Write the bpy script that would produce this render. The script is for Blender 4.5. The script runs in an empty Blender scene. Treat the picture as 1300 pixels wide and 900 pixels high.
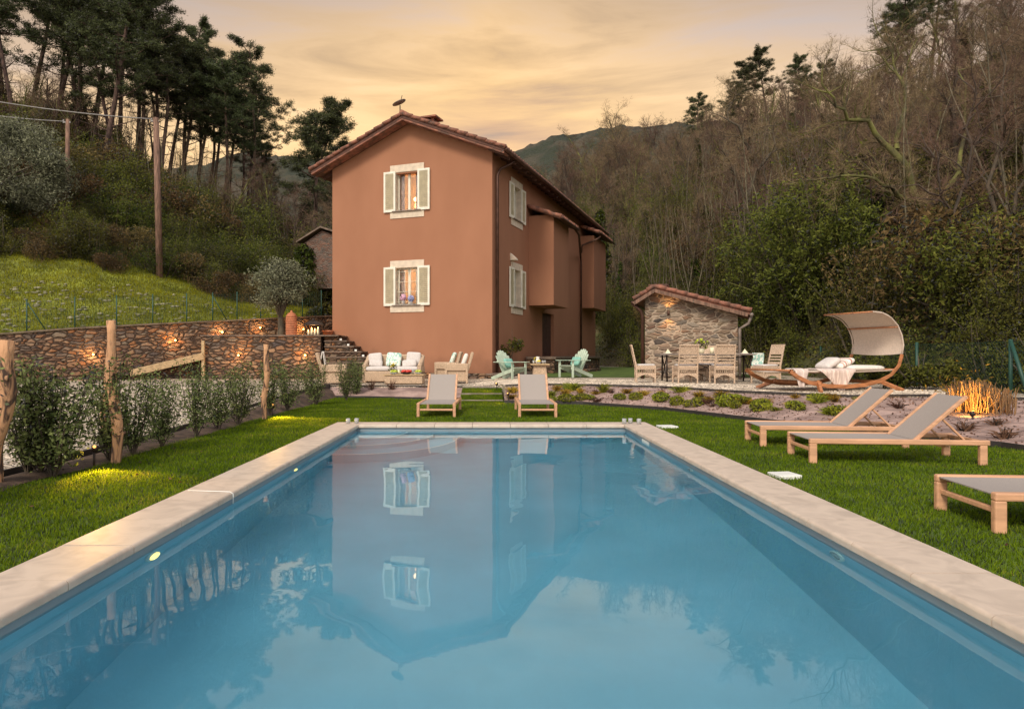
import bpy, math, random
import numpy as np
from mathutils import Matrix, Vector, noise
random.seed(7)
rng = np.random.default_rng(11)
R = math.radians
S = bpy.context.scene
COL = S.collection
F = 867.0; CX = 621.0; H = 1.15

# ---------------- camera, sky, sun, exposure ----------------
cam_d = bpy.data.cameras.new('camera'); cam = bpy.data.objects.new('camera', cam_d); COL.objects.link(cam)
cam_d.sensor_width = 36; cam_d.lens = F / 1300 * 36
cam_d.shift_x = (650 - CX) / 1300
cam_d.clip_start = 0.05; cam_d.clip_end = 4000
cam.location = (0, 0, H); cam.rotation_euler = (R(90), 0, 0)
S.camera = cam
S.view_settings.view_transform = 'Standard'; S.view_settings.look = 'None'
S.view_settings.gamma = 1; S.view_settings.exposure = 0.22
S.render.engine = 'CYCLES'
S.cycles.max_bounces = 8; S.cycles.diffuse_bounces = 3; S.cycles.glossy_bounces = 4
S.cycles.transmission_bounces = 6; S.cycles.transparent_max_bounces = 8
S.cycles.use_denoising = True; S.cycles.sample_clamp_indirect = 4

SUN_AZ = R(205)      # compass style: measured from +Y clockwise, behind the camera and a little left
SUN_EL = R(42)
W = bpy.data.worlds.new('World'); S.world = W; W.use_nodes = True
nt = W.node_tree; nt.nodes.clear(); N = nt.nodes.new; L = nt.links.new
out = N('ShaderNodeOutputWorld'); add = N('ShaderNodeAddShader'); L(add.outputs[0], out.inputs[0])
bg1 = N('ShaderNodeBackground'); bg2 = N('ShaderNodeBackground'); L(bg1.outputs[0], add.inputs[0]); L(bg2.outputs[0], add.inputs[1])
sky = N('ShaderNodeTexSky'); sky.sky_type = 'NISHITA'; sky.sun_disc = False
sky.sun_elevation = SUN_EL; sky.sun_rotation = SUN_AZ
L(sky.outputs[0], bg1.inputs[0]); bg1.inputs[1].default_value = 0.05
bg2.inputs[1].default_value = 1.0
tc = N('ShaderNodeTexCoord'); sep = N('ShaderNodeSeparateXYZ'); L(tc.outputs['Generated'], sep.inputs[0])
mp = N('ShaderNodeMapping'); mp.inputs['Scale'].default_value = (1.5, 1.5, 9.0); mp.inputs['Rotation'].default_value = (0, R(6), 0); L(tc.outputs['Generated'], mp.inputs[0])
nz = N('ShaderNodeTexNoise'); nz.inputs['Scale'].default_value = 2.2; nz.inputs['Detail'].default_value = 9; nz.inputs['Roughness'].default_value = 0.58; nz.inputs['Distortion'].default_value = 0.5
L(mp.outputs[0], nz.inputs[0])
def math_(op, a, b=None, c=None, clamp=False):
    n = N('ShaderNodeMath'); n.operation = op; n.use_clamp = clamp
    for i, x in enumerate((a, b, c)):
        if x is None: continue
        if isinstance(x, (int, float)): n.inputs[i].default_value = x
        else: L(x, n.inputs[i])
    return n.outputs[0]
# elevation, shifted by cloud noise and lifted away from the western glow
nzc = math_('SUBTRACT', nz.outputs[0], 0.5)
fwd = math_('MULTIPLY_ADD', sep.outputs['Y'], 0.5, 0.5)            # 1 ahead, 0 behind
side = math_('ABSOLUTE', math_('ADD', sep.outputs['X'], 0.0))
el = math_('ADD', math_('MULTIPLY_ADD', nzc, 0.36, sep.outputs['Z']), math_('MULTIPLY', side, 0.27))
cr = N('ShaderNodeValToRGB'); e = cr.color_ramp.elements
def hexlin(r, g, b): return tuple(((c/255)/12.92 if c/255 <= 0.04045 else ((c/255+0.055)/1.055)**2.4) for c in (r, g, b)) + (1,)
e[0].position = 0.0; e[0].color = hexlin(222, 176, 104)
e[1].position = 1.0; e[1].color = hexlin(176, 182, 196)
for p_, c_ in ((0.26, (240, 176, 66)), (0.36, (243, 188, 82)), (0.44, (234, 186, 104)), (0.52, (194, 160, 116)), (0.60, (156, 138, 120)), (0.74, (146, 138, 134))):
    k = cr.color_ramp.elements.new(p_); k.color = hexlin(*c_)
L(el, cr.inputs[0])
back = N('ShaderNodeRGB'); back.outputs[0].default_value = (0.98, 0.86, 0.75, 1)
mx = N('ShaderNodeMix'); mx.data_type = 'RGBA'
mr = N('ShaderNodeMapRange'); mr.inputs['From Min'].default_value = 0.25; mr.inputs['From Max'].default_value = 0.72; mr.interpolation_type = 'SMOOTHSTEP'
L(fwd, mr.inputs['Value']); L(mr.outputs[0], mx.inputs['Factor']); L(back.outputs[0], mx.inputs['A']); L(cr.outputs[0], mx.inputs['B'])
# brighter streaks in the cloud
st = math_('MULTIPLY_ADD', nzc, 1.6, 0.88)
mul = N('ShaderNodeVectorMath'); mul.operation = 'SCALE'; L(mx.outputs['Result'], mul.inputs[0]); L(st, mul.inputs['Scale'])
L(mul.outputs[0], bg2.inputs[0])

sd = bpy.data.lights.new('sun', 'SUN'); so = bpy.data.objects.new('sun', sd); COL.objects.link(so)
sd.energy = 2.2; sd.angle = R(16); sd.color = (1.0, 0.90, 0.74)
dv = Vector((math.sin(SUN_AZ)*math.cos(SUN_EL), math.cos(SUN_AZ)*math.cos(SUN_EL), math.sin(SUN_EL)))
so.rotation_euler = dv.to_track_quat('Z', 'Y').to_euler(); so.location = (-10, -20, 30)

# ---------------- helpers ----------------
def PX(px, y): return (px - CX) / F * y
def P(px, py, y): return Vector((PX(px, y), y, H - (py - 450) / F * y))
def G(px, py, z=0.0):                       # point of a level surface
    y = (H - z) * F / (py - 450); return Vector((PX(px, y), y, z))
def lerp(a, b, t): return a + (b - a) * t
def sst(t): t = max(0, min(1, t)); return t*t*(3-2*t)

class MB:
    def __init__(s): s.v = []; s.f = []; s.mi = []; s.M = None; s.m = 0; s.sm = False; s.smf = []
    def V(s, p):
        p = Vector(p); 
        if s.M is not None: p = s.M @ p
        s.v.append(tuple(p)); return len(s.v) - 1
    def Fc(s, idx): s.f.append(tuple(idx)); s.mi.append(s.m); s.smf.append(s.sm)
    def quad(s, *ps): s.Fc([s.V(p) for p in ps])
    def box(s, x0, x1, y0, y1, z0, z1):
        i = len(s.v)
        for z in (z0, z1):
            for x, y in ((x0, y0), (x1, y0), (x1, y1), (x0, y1)): s.V((x, y, z))
        for q in ((3, 2, 1, 0), (4, 5, 6, 7), (0, 1, 5, 4), (1, 2, 6, 5), (2, 3, 7, 6), (3, 0, 4, 7)): s.Fc([i+k for k in q])
    def cbox(s, c, d, rot=None):
        old = s.M; T = Matrix.Translation(c)
        if rot is not None: T = T @ rot.to_4x4()
        s.M = T if old is None else old @ T
        s.box(-d[0]/2, d[0]/2, -d[1]/2, d[1]/2, -d[2]/2, d[2]/2); s.M = old
    def beam(s, p, q, w, h, up=(0, 0, 1)):
        p = Vector(p); q = Vector(q); z = (q-p); Ln = z.length; z.normalize(); up = Vector(up)
        if abs(z.dot(up)) > .98: up = Vector((0, 1, 0))
        x = z.cross(up).normalized(); y = x.cross(z)
        rot = Matrix((x, y, z)).transposed()
        s.cbox((p+q)/2, (w, h, Ln), rot)
    def tube(s, pts, rads, n=8, cap=True):
        pts = [Vector(p) for p in pts]
        if isinstance(rads, (int, float)): rads = [rads]*len(pts)
        rings = []; sm = s.sm; s.sm = True
        u = None
        for i, p in enumerate(pts):
            d = (pts[min(i+1, len(pts)-1)] - pts[max(i-1, 0)])
            if d.length < 1e-9: d = Vector((0, 0, 1))
            d.normalize()
            if u is None:
                u = d.orthogonal().normalized()
            else:
                u = u - d*u.dot(d)
                u = u.normalized() if u.length > 1e-6 else d.orthogonal().normalized()
            w = d.cross(u)
            rings.append([s.V(p + (u*math.cos(2*math.pi*k/n) + w*math.sin(2*math.pi*k/n))*rads[i]) for k in range(n)])
        for a, b in zip(rings, rings[1:]):
            for k in range(n): s.Fc((a[k], a[(k+1) % n], b[(k+1) % n], b[k]))
        if cap:
            s.Fc(rings[0][::-1]); s.Fc(rings[-1])
        s.sm = sm
    def lathe(s, prof, c=(0, 0, 0), n=16, cap=True):
        c = Vector(c); rings = []; sm = s.sm; s.sm = True
        for r, z in prof: rings.append([s.V(c + Vector((r*math.cos(2*math.pi*k/n), r*math.sin(2*math.pi*k/n), z))) for k in range(n)])
        for a, b in zip(rings, rings[1:]):
            for k in range(n): s.Fc((a[k], a[(k+1) % n], b[(k+1) % n], b[k]))
        if cap: s.Fc(rings[0][::-1]); s.Fc(rings[-1])
        s.sm = sm
    def loft(s, rows, smooth=True):
        sm = s.sm; s.sm = smooth
        ids = [[s.V(p) for p in r] for r in rows]
        for a, b in zip(ids, ids[1:]):
            for k in range(len(a)-1): s.Fc((a[k], a[k+1], b[k+1], b[k]))
        s.sm = sm
    def slab(s, rows, t):                   # lofted sheet with thickness t downwards
        s.loft(rows); s.loft([[Vector(p)-Vector(t) for p in r][::-1] for r in rows])
        def strip(a): s.loft([a, [Vector(p)-Vector(t) for p in a]], False)
        strip(rows[0]); strip(rows[-1]); strip([r[0] for r in rows]); strip([r[-1] for r in rows])
    def prism(s, pts, vec):                 # polygon extruded along vec
        a = [s.V(p) for p in pts]; b = [s.V(Vector(p)+Vector(vec)) for p in pts]; n = len(a)
        s.Fc(a[::-1]); s.Fc(b)
        for k in range(n): s.Fc((a[k], a[(k+1) % n], b[(k+1) % n], b[k]))
    def pillow(s, c, d, rot=None, e=0.5, n=10):
        old = s.M; T = Matrix.Translation(c)
        if rot is not None: T = T @ rot.to_4x4()
        s.M = T if old is None else old @ T
        def f(a, p): return math.copysign(abs(a)**p, a)
        rows = []
        for i in range(n+1):
            th = -math.pi/2 + math.pi*i/n
            rows.append([( d[0]/2*f(math.cos(th), e)*f(math.cos(ph), e*.7), d[1]/2*f(math.cos(th), e)*f(math.sin(ph), e*.7), d[2]/2*f(math.sin(th), .9)) for ph in [2*math.pi*k/(2*n) for k in range(2*n+1)]])
        s.loft(rows); s.M = old
    def np_add(s, verts, faces):
        i = len(s.v); s.v.extend(map(tuple, verts)); 
        s.f.extend([tuple(int(a)+i for a in q) for q in faces]); s.mi.extend([s.m]*len(faces)); s.smf.extend([s.sm]*len(faces))
    def build(s, name, mats, parent=None, bevel=0, label=None, kind=None):
        me = bpy.data.meshes.new(name); me.from_pydata(s.v, [], s.f)
        if not isinstance(mats, (list, tuple)): mats = [mats]
        for m in mats: me.materials.append(m)
        me.polygons.foreach_set('material_index', s.mi); me.polygons.foreach_set('use_smooth', s.smf)
        me.update()
        o = bpy.data.objects.new(name, me); COL.objects.link(o)
        if parent is not None: o.parent = parent
        if bevel:
            b = o.modifiers.new('bevel', 'BEVEL'); b.width = bevel; b.segments = 2; b.limit_method = 'ANGLE'; b.angle_limit = R(40)
        if label: o['label'] = label
        if kind: o['kind'] = kind
        return o

def np_mesh(name, V, Fq, mat, parent=None, kind=None, matidx=None):
    V = np.asarray(V, dtype=np.float32).reshape(-1, 3); Fq = np.asarray(Fq, dtype=np.int32); k = Fq.shape[1]
    me = bpy.data.meshes.new(name); me.vertices.add(len(V)); me.vertices.foreach_set('co', V.ravel())
    me.loops.add(Fq.size); me.loops.foreach_set('vertex_index', Fq.ravel())
    me.polygons.add(len(Fq)); me.polygons.foreach_set('loop_start', np.arange(0, Fq.size, k, dtype=np.int32))
    me.polygons.foreach_set('loop_total', np.full(len(Fq), k, dtype=np.int32))
    for m in (mat if isinstance(mat, (list, tuple)) else [mat]): me.materials.append(m)
    if matidx is not None: me.polygons.foreach_set('material_index', np.asarray(matidx, dtype=np.int32))
    me.update(calc_edges=True); me.validate()
    o = bpy.data.objects.new(name, me); COL.objects.link(o)
    if parent is not None: o.parent = parent
    if kind: o['kind'] = kind
    return o

def thing(name, label, cat, loc=(0, 0, 0), rz=0.0, group=None, scale=1.0):
    o = bpy.data.objects.new(name, None); COL.objects.link(o); o.empty_display_size = .2
    o.location = loc; o.rotation_euler = (0, 0, rz); o.scale = (scale,)*3 if isinstance(scale, (int, float)) else scale
    tag(o, label, cat, group); return o
def tag(o, label, cat, group=None):
    o['label'] = label; o['category'] = cat
    if group: o['group'] = group
    return o
def dup(root, loc, rz=0.0, label=None, group=None, scale=None, rot=None):
    r = root.copy(); COL.objects.link(r); r.location = loc; r.rotation_euler = rot if rot else (0, 0, rz)
    if scale is not None: r.scale = (scale,)*3 if isinstance(scale, (int, float)) else scale
    if label: r['label'] = label
    if group: r['group'] = group
    for ch in kids.get(root.name, list(root.children)):
        c = ch.copy(); COL.objects.link(c); c.parent = r
        for g in ch.children:
            d = g.copy(); COL.objects.link(d); d.parent = c
    return r
kids = {}
def struct(o): o['kind'] = 'structure'; return o

# ---------------- materials ----------------
def mat(name, col, rough=.7, var=.12, scale=8.0, bump=.0, bscale=None, metal=0, trans=0, spec=.5, col2=None, objrand=0.0, subs=0, detail=5, coords='Object', stretch=None, distort=0.0, lo=.35, hi=.65, bdist=.01):
    m = bpy.data.materials.new(name); m.use_nodes = True; t = m.node_tree; b = t.nodes['Principled BSDF']
    n = t.nodes.new('ShaderNodeTexNoise'); n.inputs['Scale'].default_value = scale; n.inputs['Detail'].default_value = detail; n.inputs['Distortion'].default_value = distort
    c = t.nodes.new('ShaderNodeTexCoord'); src = c.outputs[coords]
    if stretch:
        q = t.nodes.new('ShaderNodeMapping'); q.inputs['Scale'].default_value = stretch; t.links.new(src, q.inputs[0]); src = q.outputs[0]
    t.links.new(src, n.inputs[0])
    r = t.nodes.new('ShaderNodeValToRGB'); a = col; c2 = col2 if col2 else tuple(x*(1-var*1.6) for x in col); c1 = tuple(min(1, x*(1+var)) for x in col)
    r.color_ramp.elements[0].position = lo; r.color_ramp.elements[0].color = (*c2, 1)
    r.color_ramp.elements[1].position = hi; r.color_ramp.elements[1].color = (*c1, 1)
    t.links.new(n.outputs[0], r.inputs[0]); colout = r.outputs[0]
    if objrand:
        oi = t.nodes.new('ShaderNodeObjectInfo'); hs = t.nodes.new('ShaderNodeHueSaturation')
        m1 = t.nodes.new('ShaderNodeMapRange'); m1.inputs['To Min'].default_value = 1-objrand; m1.inputs['To Max'].default_value = 1+objrand
        m2 = t.nodes.new('ShaderNodeMapRange'); m2.inputs['To Min'].default_value = .5-objrand*.07; m2.inputs['To Max'].default_value = .5+objrand*.07
        t.links.new(oi.outputs['Random'], m1.inputs['Value']); t.links.new(m1.outputs[0], hs.inputs['Value'])
        t.links.new(oi.outputs['Random'], m2.inputs['Value']); t.links.new(m2.outputs[0], hs.inputs['Hue'])
        t.links.new(colout, hs.inputs['Color']); colout = hs.outputs[0]
    t.links.new(colout, b.inputs['Base Color'])
    b.inputs['Roughness'].default_value = rough; b.inputs['Metallic'].default_value = metal; b.inputs['Transmission Weight'].default_value = trans
    b.inputs['Specular IOR Level'].default_value = spec
    if bump:
        n2 = t.nodes.new('ShaderNodeTexNoise'); n2.inputs['Scale'].default_value = bscale or scale*4; n2.inputs['Detail'].default_value = 6
        t.links.new(src, n2.inputs[0])
        bp = t.nodes.new('ShaderNodeBump'); bp.inputs['Strength'].default_value = bump; bp.inputs['Distance'].default_value = bdist
        t.links.new(n2.outputs[0], bp.inputs['Height']); t.links.new(bp.outputs[0], b.inputs['Normal'])
    return m
def leafmat(name, c1, c2, objrand=.25, trans=.35, scale=3.0, rough=.6, c3=None):
    """leaf: diffuse + translucent, colour from noise in space and per leaf clump"""
    m = bpy.data.materials.new(name); m.use_nodes = True; t = m.node_tree; t.nodes.clear(); N = t.nodes.new; L = t.links.new
    o = N('ShaderNodeOutputMaterial'); ge = N('ShaderNodeNewGeometry'); oi = N('ShaderNodeObjectInfo')
    n = N('ShaderNodeTexNoise'); n.inputs['Scale'].default_value = scale; n.inputs['Detail'].default_value = 3
    tc = N('ShaderNodeTexCoord'); L(tc.outputs['Object'], n.inputs[0])
    ad = N('ShaderNodeMath'); ad.operation = 'MULTIPLY_ADD'; L(ge.outputs['Random Per Island'], ad.inputs[0]); ad.inputs[1].default_value = .55
    s_ = N('ShaderNodeMath'); s_.operation = 'SUBTRACT'; L(n.outputs[0], s_.inputs[0]); s_.inputs[1].default_value = .25; L(s_.outputs[0], ad.inputs[2])
    r = N('ShaderNodeValToRGB'); r.color_ramp.elements[0].color = (*c1, 1); r.color_ramp.elements[1].color = (*c2, 1); r.color_ramp.elements[0].position = .2; r.color_ramp.elements[1].position = .75
    if c3: k = r.color_ramp.elements.new(.93); k.color = (*c3, 1)
    L(ad.outputs[0], r.inputs[0])
    hs = N('ShaderNodeHueSaturation'); m1 = N('ShaderNodeMapRange'); m1.inputs['To Min'].default_value = 1-objrand; m1.inputs['To Max'].default_value = 1+objrand
    m2 = N('ShaderNodeMapRange'); m2.inputs['To Min'].default_value = .5-objrand*.08; m2.inputs['To Max'].default_value = .5+objrand*.05
    L(oi.outputs['Random'], m1.inputs['Value']); L(m1.outputs[0], hs.inputs['Value']); L(oi.outputs['Random'], m2.inputs['Value']); L(m2.outputs[0], hs.inputs['Hue']); L(r.outputs[0], hs.inputs['Color'])
    d = N('ShaderNodeBsdfDiffuse'); tr = N('ShaderNodeBsdfTranslucent'); mx = N('ShaderNodeMixShader'); mx.inputs[0].default_value = trans
    L(hs.outputs[0], d.inputs[0]); L(hs.outputs[0], tr.inputs[0]); L(d.outputs[0], mx.inputs[1]); L(tr.outputs[0], mx.inputs[2])
    g = N('ShaderNodeBsdfGlossy'); g.inputs['Roughness'].default_value = rough; g.inputs[0].default_value = (.10, .10, .09, 1)
    fr = N('ShaderNodeFresnel'); fr.inputs[0].default_value = 1.35; m3 = N('ShaderNodeMixShader'); L(fr.outputs[0], m3.inputs[0]); L(mx.outputs[0], m3.inputs[1]); L(g.outputs[0], m3.inputs[2])
    L(m3.outputs[0], o.inputs[0]); return m
def emit(name, col, st):
    m = bpy.data.materials.new(name); m.use_nodes = True; b = m.node_tree.nodes['Principled BSDF']
    b.inputs['Base Color'].default_value = (*col, 1); b.inputs['Emission Color'].default_value = (*col, 1); b.inputs['Emission Strength'].default_value = st; return m
def stonemat(name, cols, scale=(2.2, 2.2, 4.5), mortar=(.22, .18, .14), edge=.05, bumpd=.05, mortar_w=1.0):
    m = bpy.data.materials.new(name); m.use_nodes = True; t = m.node_tree; b = t.nodes['Principled BSDF']; N = t.nodes.new; L = t.links.new
    tc = N('ShaderNodeTexCoord'); mp = N('ShaderNodeMapping'); mp.inputs['Scale'].default_value = scale
    nz = N('ShaderNodeTexNoise'); nz.inputs['Scale'].default_value = 1.6; nz.inputs['Detail'].default_value = 3; L(tc.outputs['Object'], nz.inputs[0])
    ma = N('ShaderNodeVectorMath'); ma.operation = 'MULTIPLY_ADD'; L(nz.outputs['Color'], ma.inputs[0]); ma.inputs[1].default_value = (.45, .45, .28); L(tc.outputs['Object'], ma.inputs[2]); L(ma.outputs[0], mp.inputs[0])
    v1 = N('ShaderNodeTexVoronoi'); v1.inputs['Scale'].default_value = 1; L(mp.outputs[0], v1.inputs[0]); v1.inputs['Randomness'].default_value = .95
    v2 = N('ShaderNodeTexVoronoi'); v2.feature = 'DISTANCE_TO_EDGE'; L(mp.outputs[0], v2.inputs[0]); v2.inputs['Scale'].default_value = 1; v2.inputs['Randomness'].default_value = .95
    sp = N('ShaderNodeSeparateColor'); L(v1.outputs['Color'], sp.inputs[0])
    r = N('ShaderNodeValToRGB'); r.color_ramp.interpolation = 'LINEAR'; E = r.color_ramp.elements
    E[0].color = (*cols[0], 1); E[0].position = 0; E[1].color = (*cols[-1], 1); E[1].position = 1
    for i, c in enumerate(cols[1:-1]): k = E.new((i+1)/(len(cols)-1)); k.color = (*c, 1)
    L(sp.outputs[0], r.inputs[0])
    n2 = N('ShaderNodeTexNoise'); n2.inputs['Scale'].default_value = 14; n2.inputs['Detail'].default_value = 6; L(tc.outputs['Object'], n2.inputs[0])
    mr = N('ShaderNodeMapRange'); mr.inputs['To Min'].default_value = .55; mr.inputs['To Max'].default_value = 1.4; L(n2.outputs[0], mr.inputs['Value'])
    sc = N('ShaderNodeVectorMath'); sc.operation = 'SCALE'; L(r.outputs[0], sc.inputs[0]); L(mr.outputs[0], sc.inputs['Scale'])
    er = N('ShaderNodeMapRange'); er.inputs['From Min'].default_value = edge*.3; er.inputs['From Max'].default_value = edge; L(v2.outputs['Distance'], er.inputs['Value'])
    mx = N('ShaderNodeMix'); mx.data_type = 'RGBA'; L(er.outputs[0], mx.inputs['Factor']); mx.inputs['A'].default_value = (*mortar, 1); L(sc.outputs[0], mx.inputs['B'])
    L(mx.outputs['Result'], b.inputs['Base Color']); b.inputs['Roughness'].default_value = .85
    hr = N('ShaderNodeMapRange'); hr.inputs['From Max'].default_value = .22; hr.interpolation_type = 'SMOOTHSTEP'; L(v2.outputs['Distance'], hr.inputs['Value'])
    ha = N('ShaderNodeMath'); ha.operation = 'MULTIPLY_ADD'; L(n2.outputs[0], ha.inputs[0]); ha.inputs[1].default_value = .35; L(hr.outputs[0], ha.inputs[2])
    ha2 = N('ShaderNodeMath'); ha2.operation = 'MULTIPLY_ADD'; L(sp.outputs[1], ha2.inputs[0]); ha2.inputs[1].default_value = .5; L(ha.outputs[0], ha2.inputs[2])
    bp = N('ShaderNodeBump'); bp.inputs['Strength'].default_value = 1; bp.inputs['Distance'].default_value = bumpd; L(ha2.outputs[0], bp.inputs['Height']); L(bp.outputs[0], b.inputs['Normal'])
    return m
def gravelmat(name, cols, scale=22):
    return stonemat(name, cols, (scale, scale, scale), mortar=(.10, .085, .07), edge=.08, bumpd=.02)

M = {}
M['stucco'] = mat('stucco', (.350, .158, .088), .9, .04, .8, .35, 60, col2=(.312, .138, .075), bdist=.006, detail=9, lo=.3, hi=.7, stretch=(1, 1, .5))
# damp, splashed band along the foot of the plaster
_t = M['stucco'].node_tree; _b = _t.nodes['Principled BSDF']; _src = _b.inputs['Base Color'].links[0].from_socket
_c = _t.nodes.new('ShaderNodeTexCoord'); _s = _t.nodes.new('ShaderNodeSeparateXYZ'); _t.links.new(_c.outputs['Object'], _s.inputs[0])
_n = _t.nodes.new('ShaderNodeTexNoise'); _n.inputs['Scale'].default_value = 1.8; _n.inputs['Detail'].default_value = 8; _t.links.new(_c.outputs['Object'], _n.inputs[0])
_m = _t.nodes.new('ShaderNodeMath'); _m.operation = 'MULTIPLY_ADD'; _t.links.new(_n.outputs[0], _m.inputs[0]); _m.inputs[1].default_value = -1.6; _t.links.new(_s.outputs['Z'], _m.inputs[2])
_r = _t.nodes.new('ShaderNodeMapRange'); _r.inputs['From Min'].default_value = -.7; _r.inputs['From Max'].default_value = .15; _r.inputs['To Min'].default_value = .66; _r.inputs['To Max'].default_value = 1; _t.links.new(_m.outputs[0], _r.inputs['Value'])
_v = _t.nodes.new('ShaderNodeVectorMath'); _v.operation = 'SCALE'; _t.links.new(_src, _v.inputs[0]); _t.links.new(_r.outputs[0], _v.inputs['Scale']); _t.links.new(_v.outputs[0], _b.inputs['Base Color'])
M['palebark'] = mat('pale_bark', (.135, .108, .075), .95, .3, 3, col2=(.065, .058, .035), objrand=.4)
M['white'] = mat('white_paint', (.76, .71, .58), .55, .05, 6)
M['cream'] = mat('cream_stone', (.66, .55, .43), .8, .08, 6, .1)
M['shutter'] = mat('shutter_paint', (.78, .74, .63), .55, .05, 6)
M['louvre'] = mat('louvre_paint', (.66, .59, .42), .6, .06, 6)
M['tile'] = mat('terracotta', (.25, .10, .065), .9, .3, 5, .3, 40, col2=(.10, .055, .04))
M['tile2'] = mat('terracotta_bright', (.38, .15, .09), .9, .25, 5, .3, 40, col2=(.17, .085, .06))
M['eave'] = mat('eave_timber', (.105, .045, .03), .8, .2, 6)
M['copper'] = mat('brown_copper', (.10, .05, .035), .45, .2, 5, metal=.6)
M['darkwood'] = mat('dark_door_wood', (.07, .03, .022), .6, .3, 4, stretch=(8, 8, 1))
M['room'] = mat('room_paint', (.62, .50, .36), .9, .05, 3)
M['curtain'] = mat('curtain_cloth', (.72, .52, .42), .9, .25, 9, stretch=(6, 6, .4))
M['lampshade'] = emit('lamp_shade_glow', (1.0, .55, .18), 3.2)
M['flame'] = emit('flame_glow', (1.0, .48, .13), 14)
M['led'] = emit('spot_glow', (1.0, .42, .10), 9)
M['flame2'] = emit('garden_lens_glow', (1.0, .45, .10), 2.5)
M['ledpool'] = emit('pool_lamp_glow', (1.0, .60, .17), 2.6)
M['coping'] = mat('travertine', (.55, .45, .365), .55, .06, 4.5, .15, 30, col2=(.46, .375, .305), distort=1.5, bdist=.004, lo=.3, hi=.6)
M['liner'] = mat('pool_liner', (.31, .54, .65), .5, .05, 1.2)
M['band'] = mat('shaded_liner_band', (.235, .285, .32), .5, .05, 1.2)  # darker liner tone under the coping, its shade put into the colour
M['textil'] = mat('grey_sling', (.315, .275, .25), .8, .07, 120, .25, 260, bdist=.002)
M['teak'] = mat('lounger_wood', (.60, .33, .19), .5, .12, 4, stretch=(6, 1, 6))
M['rattan'] = mat('pale_rattan', (.56, .40, .27), .75, .35, 40, .8, 60, stretch=(1, 1, 2.5), bdist=.01)
M['rattan2'] = mat('grey_wicker', (.62, .45, .32), .75, .35, 40, .8, 60, stretch=(1, 1, 3), bdist=.01)
M['cushion'] = mat('cushion_cloth', (.60, .55, .52), .9, .06, 20, .15, 60)
M['cushionw'] = mat('white_cloth', (.74, .70, .64), .9, .06, 20, .15, 60)
M['mintcush'] = mat('patterned_cloth', (.70, .74, .66), .9, .06, 14, .1, col2=(.30, .52, .45), lo=.44, hi=.5, detail=1)
M['mint'] = mat('mint_paint', (.47, .56, .44), .6, .12, 5)
M['mintdark'] = mat('teal_cushion', (.22, .46, .38), .8, .1, 5)
M['hamwood'] = mat('larch_wood', (.44, .175, .07), .45, .2, 4, stretch=(1, 5, 5))
M['canvas'] = mat('beige_canvas', (.58, .47, .39), .9, .06, 30, .15, 90)
M['iron'] = mat('black_iron', (.035, .022, .018), .5, .2, 10, metal=.3)
M['tabletop'] = mat('slate_top', (.25, .20, .17), .5, .2, 5)
M['bark'] = mat('bark_grey', (.085, .062, .042), .95, .3, 3, .6, 18, objrand=.3, col2=(.05, .042, .03), stretch=(3, 3, 1), bdist=.03)
M['twig'] = mat('twig_brown', (.17, .105, .065), .95, .25, .8, objrand=.4)
M['mossbark'] = mat('mossy_bark', (.14, .14, .035), .95, .3, 1.5, .6, 12, col2=(.055, .045, .028), bdist=.03)
M['pinebark'] = mat('pine_bark', (.12, .075, .055), .95, .3, 3, .6, 12, objrand=.25, col2=(.045, .03, .024), stretch=(3, 3, 1), bdist=.03)
M['needle'] = leafmat('pine_needles', (.045, .058, .026), (.125, .145, .062), .3, .25, 1.2)
M['olive'] = leafmat('olive_leaves', (.11, .125, .07), (.36, .37, .24), .12, .25, 2)
M['ever'] = leafmat('evergreen_leaves', (.048, .056, .013), (.165, .165, .036), .35, .3, 1.2)
M['lightgreen'] = leafmat('pale_green_leaves', (.075, .10, .018), (.21, .22, .045), .2, .4, 1.5)
M['ivy'] = leafmat('ivy_leaves', (.028, .050, .010), (.095, .125, .022), .25, .25, 1.0)
M['scrub'] = leafmat('brown_scrub', (.085, .060, .026), (.21, .145, .06), .3, .2, 1.0)
M['hedge'] = leafmat('laurel_leaves', (.055, .080, .026), (.24, .28, .10), .15, .3, 3, rough=.35)
M['blade'] = leafmat('grass_blades', (.075, .130, .006), (.21, .31, .014), 0, .45, 1.6, c3=(.34, .33, .05))
M['blade2'] = leafmat('meadow_grass', (.11, .13, .010), (.38, .36, .022), 0, .45, .6)
M['sedgey'] = leafmat('yellow_sedge', (.30, .20, .02), (.62, .40, .06), .15, .4, 3)
M['sedgeg'] = leafmat('green_mound', (.15, .19, .02), (.44, .45, .05), .2, .4, 3)
M['rust'] = leafmat('dry_brown_plant', (.10, .05, .035), (.22, .12, .08), .2, .3, 3)
M['reed'] = leafmat('straw_reed', (.26, .15, .07), (.55, .36, .17), .2, .35, 3)
M['reddish'] = M['reed']
M['soil'] = mat('dark_soil', (.085, .052, .035), .95, .35, 5, .8, 25, bdist=.03)
M['membrane'] = mat('mauve_ground_cloth', (.37, .255, .22), .9, .12, 2.6, 1, 3.5, col2=(.22, .145, .125), bdist=.16, detail=8)
M['edging'] = mat('black_edging', (.032, .026, .026), .6, .2, 5)
M['lawn'] = mat('lawn_ground', (.075, .12, .010), .95, .3, 2.5, .5, 90, col2=(.035, .062, .01), bdist=.02)
M['litter'] = mat('forest_floor', (.115, .080, .040), .95, .3, .35, .8, 3, col2=(.075, .080, .022), bdist=.3, detail=10)
M['gravel'] = gravelmat('gravel', [(.34, .27, .19), (.68, .57, .44), (.50, .38, .26), (.80, .70, .56), (.58, .46, .35)], 17)
M['pebble'] = mat('pebble', (.70, .58, .45), .8, .25, 3, objrand=0, detail=2)
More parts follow.
